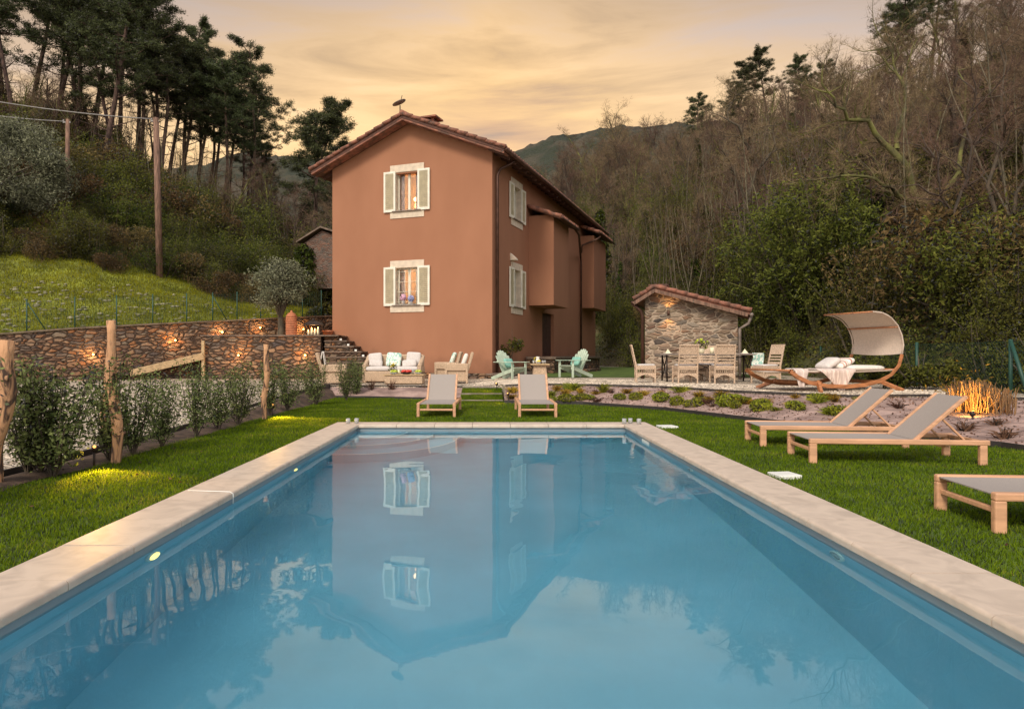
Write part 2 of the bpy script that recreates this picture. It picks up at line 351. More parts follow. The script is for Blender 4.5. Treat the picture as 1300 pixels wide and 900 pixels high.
M['wallstone'] = stonemat('dry_wall_stone', [(.06, .05, .05), (.20, .11, .06), (.13, .10, .08), (.34, .20, .11), (.13, .065, .035), (.22, .17, .12), (.30, .13, .05), (.075, .06, .055)], (3.6, 3.6, 8.5), mortar=(.045, .026, .016), edge=.10, bumpd=.07)
M['shedstone'] = stonemat('mortared_stone', [(.05, .04, .035), (.30, .22, .16), (.13, .07, .045), (.24, .18, .12), (.12, .10, .085), (.36, .29, .22), (.22, .125, .075), (.13, .11, .09)], (3.3, 3.3, 9.5), mortar=(.40, .31, .23), edge=.11, bumpd=.03)
M['ruin'] = stonemat('old_brick', [(.13, .07, .05), (.20, .10, .065), (.11, .085, .07), (.17, .12, .09)], (5, 5, 12), mortar=(.14, .10, .08), edge=.08, bumpd=.02)
M['slabstone'] = mat('step_slab', (.17, .12, .09), .85, .25, 4, .4)
M['plank'] = mat('pine_plank', (.50, .35, .19), .75, .15, 3, .2, 20, stretch=(1, 6, 6))
M['post'] = mat('chestnut_post', (.42, .23, .12), .85, .3, 5, .7, 22, col2=(.07, .04, .028), stretch=(2.5, 2.5, .8), distort=1, lo=.4, hi=.52, bdist=.015)
M['pole'] = mat('pole_wood', (.20, .115, .08), .9, .3, 4, .4, 20, stretch=(4, 4, .6))
M['wire'] = mat('cable', (.35, .33, .32), .6, .1, 5)
M['green'] = mat('green_wire', (.012, .060, .042), .5, .1, 5)
M['glass'] = mat('clear_glass', (.95, .96, .96), .25, .02, 5, trans=.7)
M['plastic'] = mat('white_plastic', (.78, .78, .74), .4, .04, 5)
M['candle'] = mat('wax', (.80, .72, .50), .5, .04, 5)
M['yellowp'] = mat('yellow_glaze', (.75, .58, .05), .35, .1, 5)
M['red'] = mat('watermelon_red', (.62, .05, .03), .45, .25, 30)
M['apple'] = mat('green_apple', (.48, .55, .04), .4, .15, 20)
M['pink'] = mat('pink_petal', (.70, .42, .55), .8, .2, 30)
M['blue'] = mat('blue_petal', (.35, .38, .62), .8, .2, 30)
M['pot'] = mat('terracotta_pot', (.48, .17, .08), .8, .15, 5, .2)
M['rockw'] = mat('lichen_rock', (.25, .23, .16), .95, .3, 3, .6, 8, col2=(.10, .10, .05))
M['darkhole'] = mat('dark_recess', (.012, .01, .009), .95, .1, 3)
M['farhill'] = mat('far_forest', (.058, .047, .030), .95, .3, .05, 1, .25, col2=(.030, .036, .019), bdist=6, detail=10, lo=.42, hi=.6)
M['thr'] = mat('woven_throw', (.66, .56, .50), .9, .2, 4, .3, 60, stretch=(14, .6, 1), col2=(.48, .36, .32))
M['stripe'] = mat('striped_cloth', (.72, .68, .62), .9, .06, 2, stretch=(14, .1, .1), col2=(.42, .19, .15), lo=.40, hi=.46, detail=1)
# glass with a slight tint for panes
M['pane'] = mat('window_glass', (.92, .93, .93), .02, .01, 3, trans=1)
def point(name, loc, e, col=(1, .55, .22), r=.04, parent=None):
    d = bpy.data.lights.new(name, 'POINT'); d.energy = e; d.color = col; d.shadow_soft_size = r
    o = bpy.data.objects.new(name, d); COL.objects.link(o); o.location = loc
    if parent is not None: o.parent = parent
    return o
def spot(name, loc, target, e, col=(1, .62, .15), ang=80, r=.03, parent=None, blend=.6):
    d = bpy.data.lights.new(name, 'SPOT'); d.energy = e; d.color = col; d.shadow_soft_size = r; d.spot_size = R(ang); d.spot_blend = blend
    o = bpy.data.objects.new(name, d); COL.objects.link(o); o.location = loc
    o.rotation_euler = (Vector(loc)-Vector(target)).to_track_quat('Z', 'Y').to_euler()
    if parent is not None: o.parent = parent
    return o
# ================= ground =================
PXL, PXR, PYF, PYN = -2.07, 2.14, 10.8, -1.6       # pool inner edges
CW = 0.42
def frame(name, x0, x1, y0, y1, hx0, hx1, hy0, hy1, z, m, seg=1):
    mb = MB()
    for a in ((x0, hx0, y0, y1), (hx1, x1, y0, y1), (hx0, hx1, y0, hy0), (hx0, hx1, hy1, y1)):
        mb.quad((a[0], a[2], z), (a[1], a[2], z), (a[1], a[3], z), (a[0], a[3], z))
    return struct(mb.build(name, m))
frame('ground', -900, 900, -500, 1200, PXL-CW, PXR+CW, PYN-CW, PYF+CW, -.06, M['litter'])
frame('lawn', -4.6, 12, -9, 19, PXL-CW+.02, PXR+CW-.02, PYN-CW+.02, PYF+CW-.02, 0, M['lawn'])

def zd(y): return .30*sst((y-8)/11)                 # the drive behind the hedge climbs gently
def zt(x): return .27 + .13*sst((x+1)/2.2)          # the gravel in front of the house
# gravel drive
mb = MB(); ys = [-8, -2, 4, 8, 10, 12, 14, 16, 17.5, 19]; xs = [-40, -25, -15, -10, -7, -5.2, -4.5]
mb.loft([[(x, y, lerp(zd(y), zt(x), sst((y-15)/4)) + (.02 if x < -5 else 0)) for x in xs] for y in ys])
struct(mb.build('gravel_drive', M['gravel']))
# front edge U of the gravel terrace and lower edge Lw of the bed
U = [(-40, 19), (-10, 19), (-4.4, 18.9), (-2.0, 18.7), (-.72, 18.3), (.35, 18.1), (.40, 17.0), (2.2, 16.7), (3.9, 15.6), (4.95, 13.6), (6.4, 12.1), (7.9, 12.3), (8.9, 11.4), (9.6, 10.4), (10.1, 8)]
Lw = [(-4.35, 18.3), (-3.0, 18.0), (-1.6, 17.5), (-.72, 17.1)]
Lr = [(.35, 16.1), (2.14, 15.6), (3.54, 14.0), (4.1, 12.7), (4.6, 11.5), (5.5, 9.9), (6.3, 8.4), (6.75, 6.3), (6.9, 3), (7, -4)]
Ur = [(.40, 17.0), (2.2, 16.7), (3.9, 15.6), (4.95, 13.6), (6.4, 12.1), (7.9, 12.3), (8.9, 11.4), (9.6, 10.4), (10.1, 8), (10.4, -4)]
Ul = [(-4.4, 18.9), (-3.0, 18.85), (-2.0, 18.7), (-.72, 18.3)]
def resamp(pl, n):
    d = [0]
    for a, b in zip(pl, pl[1:]): d.append(d[-1]+math.dist(a, b))
    o = []
    for i in range(n):
        t = d[-1]*i/(n-1); k = 0
        while k < len(pl)-2 and d[k+1] < t: k += 1
        u = (t-d[k])/max(1e-9, d[k+1]-d[k]); o.append((lerp(pl[k][0], pl[k+1][0], u), lerp(pl[k][1], pl[k+1][1], u)))
    return o
def resamp_k(pl, per):
    o = []
    for a, b in zip(pl, pl[1:]):
        for i in range(per): o.append((lerp(a[0], b[0], i/per), lerp(a[1], b[1], i/per)))
    o.append(pl[-1]); return o
mb = MB()
Us = resamp_k(U, 3)
rows = [[(x, y, zt(x)) for x, y in Us]]
for t in (.05, .15, .4, .7, 1): rows.append([(lerp(x, max(-40, min(14, x*1.15)), t), lerp(y, 60, t), zt(lerp(x, x*1.15, t))) for x, y in Us])
mb.loft(rows); mb.loft([rows[0], [(x, y, -.05) for x, y, z in rows[0]]], False); struct(mb.build('gravel_terrace', M['gravel']))
def bed(name, lo, up, per=6, nn=10, hz=None):
    a = resamp_k(lo, per); b = resamp_k(up, per); mb = MB(); rows = []
    for j in range(nn+1):
        t = j/nn; r = []
        for k, (p, q) in enumerate(zip(a, b)):
            x = lerp(p[0], q[0], t); y = lerp(p[1], q[1], t)
            z = lerp(.03, zt(q[0])-.02, t**.85) + (.05*noise.noise(Vector((x*1.3, y*1.3, 0))) + .02*noise.noise(Vector((x*4, y*4, 3)))) * math.sin(math.pi*t)
            r.append((x, y, z))
        rows.append(r)
    mb.loft(rows)
    for e_ in (0, -1): mb.loft([[r[e_] for r in rows], [(r[e_][0], r[e_][1], -.05) for r in rows]], False)
    return struct(mb.build(name, M['membrane']))
bed('flower_bed', Lr, Ur); bed('flower_bed', Lw, Ul)
def bed_pt(s, t):                                   # point on the right bed: s along it, t up the slope
    a = resamp_k(Lr, 1); b = resamp_k(Ur, 1); s = max(0, min(len(a)-1.001, s)); k = int(s); u = s-k
    p = (lerp(a[k][0], a[k+1][0], u), lerp(a[k][1], a[k+1][1], u)); q = (lerp(b[k][0], b[k+1][0], u), lerp(b[k][1], b[k+1][1], u))
    x = lerp(p[0], q[0], t); y = lerp(p[1], q[1], t)
    return Vector((x, y, lerp(.03, zt(q[0])-.02, t**.85) + .05*noise.noise(Vector((x*1.3, y*1.3, 0)))*math.sin(math.pi*t)))
def edge_strip(name, pl, zf, h, label):
    mb = MB(); p = resamp_k(pl, 3)
    rows = [[(x, y, zf(x, y)-.06) for x, y in p], [(x, y, zf(x, y)+h) for x, y in p]]
    n = []
    for i in range(len(p)):
        a = p[max(0, i-1)]; b = p[min(len(p)-1, i+1)]; d = Vector((b[0]-a[0], b[1]-a[1])).normalized(); n.append((-d.y*.03, d.x*.03))
    rows.append([(x+u, y+v, zf(x, y)+h) for (x, y), (u, v) in zip(p, n)]); rows.append([(x+u, y+v, zf(x, y)-.06) for (x, y), (u, v) in zip(p, n)])
    mb.loft(rows, False); o = mb.build(name, M['edging']); tag(o, label, 'edging'); return o
edge_strip('bed_edging', Lr, lambda x, y: 0, .075, 'black edging strip between lawn and bark slope on the right')
edge_strip('bed_edging', Lw, lambda x, y: 0, .05, 'short black edging strip below the small left bed')
edge_strip('gravel_edging', Ur, lambda x, y: zt(x), .035, 'black edging strip along the front of the pale gravel by the dining table')
edge_strip('gravel_edging', Ul, lambda x, y: zt(x), .03, 'black edging strip in front of the sofa corner gravel')
edge_strip('drive_edging', [(-4.5, 3), (-4.55, 9), (-4.55, 14), (-4.4, 18.9)], lambda x, y: zd(y)*.9, .07, 'dark edging strip between hedge and gravel drive')
# soil strip under the hedge
mb = MB(); rows = []
for j in range(5):
    r = []
    for i in range(60):
        y = 1 + 17.6*i/59; w = .42 + .12*noise.noise(Vector((y*.9, 0, 5))); x = lerp(-4.52, -4.52+w*1.15, j/4)
        r.append((x, y, .012 + .035*math.sin(math.pi*min(1, j/4)) + zd(y)*(1-j/4)*.9))
    rows.append(r)
mb.loft(rows); struct(mb.build('hedge_soil', M['soil']))
mb = MB(); mb.slab([[(-.70, 16.1, .0), (.33, 16.1, .0)], [(-.70, 16.85, .10), (.33, 16.85, .10)], [(-.70, 17.55, .18), (.33, 17.55, .18)], [(-.70, 18.35, .285), (.33, 18.35, .285)]], (0, 0, .12)); sy = [16.3, 17.15, 18.1]; sz = [.04, .15, .27]
stp = thing('garden_steps', 'grass steps with grey timber risers between the two beds', 'steps', (0, 0, 0))
for i in range(3):
    b2 = MB(); b2.box(-.70, .33, sy[i], sy[i]+.09, -.02, sz[i]+.025); b2.build('riser', M['tabletop'], stp, .006)
mb.build('grass_tread', M['lawn'], stp)
# grass strip beside the house
mb = MB(); mb.loft([[(1.9, 22.3, .405), (9.6, 21.9, .405)], [(3, 40, .42), (10, 40, .42)]]); struct(mb.build('side_lawn', M['lawn']))

# ================= pool =================
WZ = -.065; DZ = -1.35; LX0, LX1, LY0, LY1 = PXL-.03, PXR+.03, PYN-.03, PYF+.03
pool = thing('swimming_pool', 'long rectangular blue pool with pale stone coping', 'pool', ((PXL+PXR)/2, (PYN+PYF)/2, 0))
off = -Vector(((PXL+PXR)/2, (PYN+PYF)/2, 0))
mb = MB(); mb.M = Matrix.Translation(off)
def nose(w, t0=-.015, t1=.04, r=.022):              # bullnose section, u from pool edge outwards
    pts = [(w, t0), (w, t1)]
    for k in range(7):
        a = math.pi/2 + math.pi/2*k/6; pts.append((r + r*math.cos(a), t1 - r + r*math.sin(a)))
    pts += [(0, t0+.008), (.008, t0)]; return pts
def coping_run(p, q, outward, n):
    p = Vector(p); q = Vector(q); d = (q-p); Ln = d.length; d.normalize(); o = Vector(outward)
    for i in range(n):
        a = p + d*(Ln*i/n + .0035); b = p + d*(Ln*(i+1)/n - .0035); z = random.uniform(-.0012, .0012)
        mb.prism([a + o*u + Vector((0, 0, v+z)) for u, v in nose(CW)], b-a)
coping_run((PXL, PYN, 0), (PXL, PYF, 0), (-1, 0, 0), 20)
coping_run((PXR, PYN, 0), (PXR, PYF, 0), (1, 0, 0), 22)
coping_run((PXL, PYF, 0), (PXR, PYF, 0), (0, 1, 0), 7)
coping_run((PXL, PYN, 0), (PXR, PYN, 0), (0, -1, 0), 4)
for cx_, cy_, sx_, sy_ in ((PXL, PYF, -1, 1), (PXR, PYF, 1, 1), (PXL, PYN, -1, -1), (PXR, PYN, 1, -1)):
    mb.box(min(cx_, cx_+sx_*CW)+.0015, max(cx_, cx_+sx_*CW)-.0015, min(cy_, cy_+sy_*CW)+.0015, max(cy_, cy_+sy_*CW)-.0015, -.015, .0405)
mb.build('coping', M['coping'], pool)
mb = MB(); mb.M = Matrix.Translation(off)
def basin(z0, z1):
    mb.quad((LX0, LY0, z0), (LX0, LY1, z0), (LX0, LY1, z1), (LX0, LY0, z1)); mb.quad((LX1, LY1, z0), (LX1, LY0, z0), (LX1, LY0, z1), (LX1, LY1, z1))
    mb.quad((LX0, LY1, z0), (LX1, LY1, z0), (LX1, LY1, z1), (LX0, LY1, z1)); mb.quad((LX1, LY0, z0), (LX0, LY0, z0), (LX0, LY0, z1), (LX1, LY0, z1))
basin(DZ, -.10)
mb.quad((LX0, LY0, DZ), (LX1, LY0, DZ), (LX1, LY1, DZ), (LX0, LY1, DZ))
mb.build('liner', M['liner'], pool)
mb = MB(); mb.M = Matrix.Translation(off); basin(-.10, -.012); mb.build('shaded_liner_band', M['band'], pool)  # separate strip of liner that carries the painted shade
for i, (rr, zz) in enumerate(((1.2, -.75), (.9, -.42), (.6, -.16))):   # rounded corner steps
    b2 = MB(); b2.M = Matrix.Translation(off)
    n = 14; pts = [(LX0, LY1)] + [(LX0 + rr*1.35*math.sin(math.pi/2*k/n)**.9, LY1 - rr*1.5*math.cos(math.pi/2*k/n)) for k in range(n+1)]
    b2.prism([(x, y, DZ) for x, y in pts], (0, 0, zz-DZ)); b2.build('step', M['liner'], pool)
    b3 = MB(); b3.M = Matrix.Translation(off); b3.tube([(x, y, zz+.004) for x, y in pts[1:]], .018, 6); b3.build('step_edge', M['plastic'], pool)
for x, y, s_ in ((LX0, 4.25, 1), (LX0, 7.35, 1), (LX1, 7.35, -1), (LX1, 4.25, -1)):
    b2 = MB(); b2.M = Matrix.Translation(off + Vector((x, y, -.20))) @ Matrix.Rotation(R(90)*s_, 4, 'Y')
    b2.lathe([(.085, .0), (.085, .012), (.065, .02), (.062, .014)], n=24); o = b2.build('pool_light', M['plastic'], pool)
    b4 = MB(); b4.M = b2.M; b4.lathe([(.058, .012), (.058, .024), (.03, .030)], n=24)
    b4.build('lens', M['ledpool'] if s_ > 0 else M['glass'], o)
b2 = MB(); b2.M = Matrix.Translation(off); b2.box(LX1-.012, LX1, 9.25, 9.65, -.135, -.035); b2.build('skimmer_mouth', M['plastic'], pool, .004)
b2 = MB(); b2.M = Matrix.Translation(off); b2.tube([(PXL-CW*.9, 5.55, .046), (PXL-.02, 5.5, .046), (PXL+.008, 5.5, .03), (PXL+.008, 5.5, -.05)], .004, 6); b2.build('cord', M['plastic'], pool)
# the water: one sheet; light crosses it tinted
m = bpy.data.materials.new('water'); m.use_nodes = True; t = m.node_tree; b = t.nodes['Principled BSDF']; M['water'] = m
b.inputs['Base Color'].default_value = (.46, .86, .99, 1); b.inputs['Roughness'].default_value = .0; b.inputs['IOR'].default_value = 1.33; b.inputs['Transmission Weight'].default_value = 1
tcn = t.nodes.new('ShaderNodeTexCoord'); n1 = t.nodes.new('ShaderNodeTexNoise'); n1.inputs['Scale'].default_value = 1.1; n1.inputs['Detail'].default_value = 2; t.links.new(tcn.outputs['Object'], n1.inputs[0])
bp = t.nodes.new('ShaderNodeBump'); bp.inputs['Strength'].default_value = .09; bp.inputs['Distance'].default_value = .05; t.links.new(n1.outputs[0], bp.inputs['Height'])
# a small agitated patch where the return jet stirs the surface
dn = t.nodes.new('ShaderNodeVectorMath'); dn.operation = 'DISTANCE'; t.links.new(tcn.outputs['Object'], dn.inputs[0]); dn.inputs[1].default_value = (1.75, 7.4, WZ)
mr_ = t.nodes.new('ShaderNodeMapRange'); mr_.inputs['From Min'].default_value = 1.3; mr_.inputs['From Max'].default_value = 0; mr_.inputs['To Max'].default_value = 1; t.links.new(dn.outputs['Value'], mr_.inputs['Value'])
n3 = t.nodes.new('ShaderNodeTexNoise'); n3.inputs['Scale'].default_value = 7; n3.inputs['Detail'].default_value = 1; t.links.new(tcn.outputs['Object'], n3.inputs[0])
ml = t.nodes.new('ShaderNodeMath'); ml.operation = 'MULTIPLY'; t.links.new(mr_.outputs[0], ml.inputs[0]); ml.inputs[1].default_value = .12
b3_ = t.nodes.new('ShaderNodeBump'); b3_.inputs['Distance'].default_value = .05; t.links.new(ml.outputs[0], b3_.inputs['Strength']); t.links.new(n3.outputs[0], b3_.inputs['Height']); t.links.new(bp.outputs[0], b3_.inputs['Normal'])
t.links.new(b3_.outputs[0], b.inputs['Normal'])
mb = MB(); mb.quad((LX0, LY0, WZ), (LX1, LY0, WZ), (LX1, LY1, WZ), (LX0, LY1, WZ)); struct(mb.build('pool_water', m))

# ================= hills =================
KN = [(-1500, [(12, 1.5), (16, 5), (25, 14), (40, 24), (70, 20)]),
      (-500, [(18.9, 1.5), (26, 6.5), (34, 12), (50, 25), (80, 20)]),
      (0, [(22.95, 1.72), (31, 5.6), (42, 12.6), (57, 22.5), (85, 18)]),
      (100, [(23.9, 1.95), (32, 5.6), (43, 11.8), (59, 21.5), (88, 17)]),
      (200, [(25.0, 2.15), (34, 5.2), (45, 10), (62, 17.8), (90, 13)]),
      (300, [(26.4, 2.3), (35, 3.9), (48, 8.2), (66, 14.0), (95, 10)]),
      (420, [(29.2, 2.6), (36, 3.2), (50, 6.5), (70, 10), (100, 8)]),
      (560, [(42, .4), (48, 1.5), (56, 4), (85, 10), (120, 8)]),
      (640, [(45, .3), (50, 1.2), (60, 4), (95, 14), (140, 10)]),
      (760, [(44, .3), (48, 1.8), (66, 10), (112, 28.5), (160, 22)]),
      (860, [(34, .3), (38, 2.4), (60, 12), (98, 27), (150, 22)]),
      (960, [(26.5, .2), (30, 2.4), (50, 12), (85, 26), (130, 22)]),
      (1110, [(18.6, .2), (21.5, 2.2), (42, 11.3), (72, 26), (110, 22)]),
      (1300, [(13.6, .2), (16, 1.8), (36, 12), (62, 29), (100, 26)]),
      (1700, [(9.4, .1), (11.5, 2.2), (28, 15), (50, 30), (80, 27)]),
      (2800, [(6.5, 0), (8, 2), (20, 12), (36, 24), (60, 22)])]
def prof(px):
    px = max(KN[0][0], min(KN[-1][0], px))
    for (a, A), (b, B) in zip(KN, KN[1:]):
        if a <= px <= b:
            u = (px-a)/(b-a); return [(lerp(p[0], q[0], u), lerp(p[1], q[1], u)) for p, q in zip(A, B)]
def tz_at(px, y):
    pr = prof(px)
    if y <= pr[0][0]: z = pr[0][1]
    elif y >= pr[-1][0]: z = pr[-1][1]
    else:
        for p, q in zip(pr, pr[1:]):
            if p[0] <= y <= q[0]: z = lerp(p[1], q[1], (y-p[0])/(q[0]-p[0])); break
    x = PX(px, y); k = min(1, max(0, (y-pr[1][0]+3)/8))
    return z + k*(1.1*noise.noise(Vector((x*.07, y*.07, 1))) + .35*noise.noise(Vector((x*.3, y*.3, 2)))) + .12*noise.noise(Vector((x*.8, y*.8, 2)))*min(1, max(0, (y-pr[0][0])))
def tz(x, y): return tz_at(CX + F*x/y, y)
def hill(name, pxs, segs, m, i0, i1):
    mb = MB(); rows = []
    for px in pxs:
        pr = prof(px)[i0:i1+1]; r = []
        for (p, q), n in zip(zip(pr, pr[1:]), segs):
            for k in range(n):
                y = lerp(p[0], q[0], k/n); r.append((PX(px, y), y, tz_at(px, y)))
        y = pr[-1][0]; r.append((PX(px, y), y, tz_at(px, y))); rows.append(r)
    mb.loft(rows); return struct(mb.build(name, m))
rngpx = lambda a, b, s: [a + s*i for i in range(int((b-a)/s)+1)]
hill('grassy_slope', rngpx(-500, 440, 10), [30], None or mat('meadow', (.20, .22, .022), .95, .3, .9, .8, 9, col2=(.09, .10, .018), bdist=.08, detail=9), 0, 1)
hill('hillside', rngpx(-500, 440, 10), [14, 16, 8], M['litter'], 1, 4)
hill('hillside', rngpx(-1500, -500, 50), [10, 14, 16, 8], M['litter'], 0, 4)
hill('hillside', rngpx(440, 2800, 10), [12, 20, 20, 8], M['litter'], 0, 4)
# distant hill closing the valley
mb = MB(); rows = []
FH = [(150, 225), (330, 196), (420, 204), (560, 240), (650, 190), (720, 171), (800, 160), (870, 158), (980, 150), (1300, 120)]
def fh(px):
    for a, b in zip(FH, FH[1:]):
        if a[0] <= px <= b[0]: return lerp(a[1], b[1], sst((px-a[0])/(b[0]-a[0])))
for i in range(300):
    px = 150 + (1300-150)*i/299; r = []
    top = H + (450-fh(px))/F*420
    for j in range(50):
        t = j/49; y = lerp(180, 420, t); z = -5 + (top+5)*(t**1.15) + 3.2*noise.noise(Vector((PX(px, y)*.09, y*.09, 0)))*min(1, t*2) + 1.6*noise.noise(Vector((PX(px, y)*.3, y*.3, 9)))
        r.append((PX(px, y), y, z))
    rows.append(r + [(PX(px, 470), 470, 0)])
mb.loft(rows); struct(mb.build('distant_hill', M['farhill']))

# ================= stone walls, ramp, terrace, stairs =================
WP = [(-700, 17.6, 1.25), (-300, 20, 1.55), (0, 22.5, 1.80), (100, 23.4, 2.03), (200, 24.5, 2.22), (300, 25.9, 2.42), (355, 26.9, 2.56), (425, 28.6, 2.74)]
def wall_rows(pts, th, zb):
    f = [(PX(p, y), y, z) for p, y, z in pts]; rows = []
    return [[(x, y, zb) for x, y, z in f], [(x, y, z) for x, y, z in f], [(x-.05, y+th, z) for x, y, z in f], [(x-.05, y+th, zb) for x, y, z in f]]
bw = thing('retaining_wall', 'long dry stone wall with green fence above, behind the gravel drive', 'wall', (-12, 23.5, .2))
mb = MB(); mb.M = Matrix.Translation((12, -23.5, -.2)); mb.loft(wall_rows(WP, .45, .1), False); mb.build('stonework', M['wallstone'], bw)
mb = MB(); mb.M = Matrix.Translation((12, -23.5, -.2)); rr_ = [[(PX(p, y), y-.05, z+.002) for p, y, z in WP], [(PX(p, y), y-.05, z+.05) for p, y, z in WP], [(PX(p, y)-.05, y+.5, z+.05) for p, y, z in WP]]
mb.loft(rr_, False); mb.build('capping', M['slabstone'], bw)
lw = thing('terrace_wall', 'lower dry stone wall with two recessed lights under the upper terrace', 'wall', (-8, 24.5, .2))
mb = MB(); mb.box(-2.3, 1.95, -.0, .42, -.1, 1.60); mb.build('stonework', M['wallstone'], lw)
mb = MB(); mb.box(-2.35, 2.6, -.04, .46, 1.602, 1.65); mb.build('capping', M['slabstone'], lw)
# upper terrace ground and ramp
mb = MB(); mb.quad((-8.8, 24.9, 1.80), (-5.35, 24.9, 1.80), (-5.9, 32, 1.80), (-8.4, 30, 1.80)); struct(mb.build('upper_terrace', M['gravel']))
mb = MB(); mb.loft([[(-13.5, 23.4, .24), (-13.8, 25.4, .24)], [(-10.4, 24.9, 1.0), (-10.6, 27, 1.0)], [(-8.8, 24.9, 1.80), (-8.4, 30, 1.80)]]); struct(mb.build('ramp', M['gravel']))
pk = thing('ramp_edging', 'pale sloping timber plank edging the ramp below the stone wall', 'plank', (-11.5, 24, .2))
mb = MB(); mb.M = Matrix.Translation((11.5, -24, -.2)); a = P(165, 474, 23.3); c_ = P(258, 452, 24.3); mb.beam(a, c_, .06, .24); mb.build('plank', M['plank'], pk, .01)
mb = MB(); mb.M = Matrix.Translation((11.5, -24, -.2)); q = P(258, 445, 24.36); mb.box(q.x-.05, q.x+.05, q.y-.05, q.y+.05, .2, q.z+.35); mb.build('post', M['plank'], pk, .01)
st_ = thing('stone_stairs', 'dark stone stairs climbing left beside the house corner', 'stairs', (-5, 24.6, .25))
for i in range(8):
    mb = MB(); x0 = -.95; x1 = -.42 + .27*i; z1 = 1.6-.195*(i)
    mb.box(x0 + .27*i*0, x1+.02, .0, 1.5, z1-.05, z1); mb.build('tread', M['slabstone'], st_, .01)
    mb = MB(); mb.box(x0+.02, x1-.03, .04, 1.5, z1-.195+.002, z1-.052); mb.build('riser', M['wallstone'], st_)
    if i in (1, 2, 3, 4):
        mb = MB(); mb.box(x1-.24, x1-.16, .0, .03, z1-.0+.002, z1+.07); mb.build('step_light', M['plastic'], st_, .004)
# recessed lights
k0 = None
def wall_light(loc, lab):
    t_ = thing('wall_light', lab, 'wall light', loc, 0, 'lit spots recessed in the stone walls')
    mb = MB(); mb.M = Matrix.Rotation(R(90), 4, 'X'); mb.lathe([(.055, -.02), (.055, .02), (.04, .025)], n=16); mb.build('housing', M['copper'], t_)
    mb = MB(); mb.M = Matrix.Rotation(R(90), 4, 'X'); mb.lathe([(.036, .018), (.036, .034), (.02, .042)], n=16); mb.build('lens', M['led'], t_)
    point('glow', (0, -.20, 0), 13.0, (1, .50, .18), .04, t_)
def on_wall(px, py):
    for (a, ya, _), (b, yb, _) in zip(WP, WP[1:]):
        if a <= px <= b: y = lerp(ya, yb, (px-a)/(b-a)) - .03; return P(px, py, y)
for (px, py), lab in zip(((119, 450), (223, 432), (282.6, 421.7), (330.6, 416)), ('lit spot nearest the tall leaning post, in the rear stone wall', 'lit spot in the rear stone wall just above the pale plank', 'lit spot in the rear stone wall above the lower wall end', 'lit spot in the rear stone wall beside the olive trunk')):
    wall_light(on_wall(px, py), lab)
wall_light(P(303, 451, 24.47), 'lit spot in the lower stone wall near its left end'); wall_light(P(387.6, 451, 24.47), 'lit spot in the lower stone wall close to the stairs')
# fence above the wall
fr_ = thing('garden_fence', 'green wire mesh fence on top of the rear stone wall', 'fence', (-12, 24, 2))
fo = Matrix.Translation((12, -24, -2))
def fpt(px):
    for (a, ya, za), (b, yb, zb) in zip(WP, WP[1:]):
        if a <= px <= b: t = (px-a)/(b-a); y = lerp(ya, yb, t)+.3; return Vector((PX(px, y), y, lerp(za, zb, t)+.05))
fpx = [-520, -400, -290, -190, -100, -30, 34, 95, 148, 194, 237, 270, 301, 331, 358, 384, 408]
for p in fpx:
    a = fpt(p); mb = MB(); mb.M = fo; mb.tube([a-Vector((0, 0, .2)), a+Vector((0, 0, 1.08))], .022, 6); mb.build('post', M['green'], fr_)
for a, b in ((35, 58), (270, 288)):
    mb = MB(); mb.M = fo; mb.tube([fpt(a)+Vector((0, 0, .95)), fpt(b)], .018, 6); mb.build('brace', M['green'], fr_)
mb = MB(); mb.M = fo
for a, b in zip(fpx, fpx[1:]):
    A = fpt(a); B = fpt(b)
    for k in range(13):
        z = Vector((0, 0, .03+k*.08)); mb.beam(A+z, B+z, .004, .004)
    n = int((B-A).length/.1)
    for k in range(n):
        c = A.lerp(B, k/n); mb.beam(c, c+Vector((0, 0, 1.0)), .004, .004)
mb.build('wire_mesh', M['green'], fr_)

# ================= house =================
HR = R(-21)
house = thing('house', 'two-storey terracotta rendered house with white shutters beyond the pool', 'house', (.11, 24, .3), HR)
def HB(): return MB()
WX = 6.6; WY = 17.0; ZB = 0.0; ZE = 7.98; ZR = 9.35   # local z is above .3
def hz(z): return z - .3
def wall_holes(mb, P0, du, nrm, Lh, Hh, holes, th, m_out=0):
    """rectangular wall from P0 along du, thickness th inwards (-nrm), with rectangular holes"""
    P0 = Vector(P0); du = Vector(du); nrm = Vector(nrm); up = Vector((0, 0, 1))
    us = sorted({0, Lh} | {h[0] for h in holes} | {h[1] for h in holes}); zs = sorted({0, Hh} | {h[2] for h in holes} | {h[3] for h in holes})
    for u0, u1 in zip(us, us[1:]):
        for z0, z1 in zip(zs, zs[1:]):
            c = ((u0+u1)/2, (z0+z1)/2)
            if any(h[0] < c[0] < h[1] and h[2] < c[1] < h[3] for h in holes): continue
            for o_ in (0, -th):
                mb.quad(*[P0+du*u+up*z+nrm*o_ for u, z in ((u0, z0), (u1, z0), (u1, z1), (u0, z1))])
    for u0, u1, z0, z1 in holes:
        for a, b in (((u0, z0), (u1, z0)), ((u1, z0), (u1, z1)), ((u1, z1), (u0, z1)), ((u0, z1), (u0, z0))):
            A = P0+du*a[0]+up*a[1]; B = P0+du*b[0]+up*b[1]; mb.quad(A, B, B-nrm*th, A-nrm*th)
EX = Vector((1, 0, 0)); EY = Vector((0, 1, 0)); EZ = Vector((0, 0, 1))
mb = HB(); cxw = -3.36
ow = .47
# facade (outer plane y=0), holes u measured from x=-6.6
fh1 = (WX+cxw-ow, WX+cxw+ow, hz(2.98), hz(4.36)); fh2 = (WX+cxw-ow, WX+cxw+ow, hz(6.47), hz(7.90))
fh2 = (fh2[0], fh2[1], hz(6.46), ZE-.0)
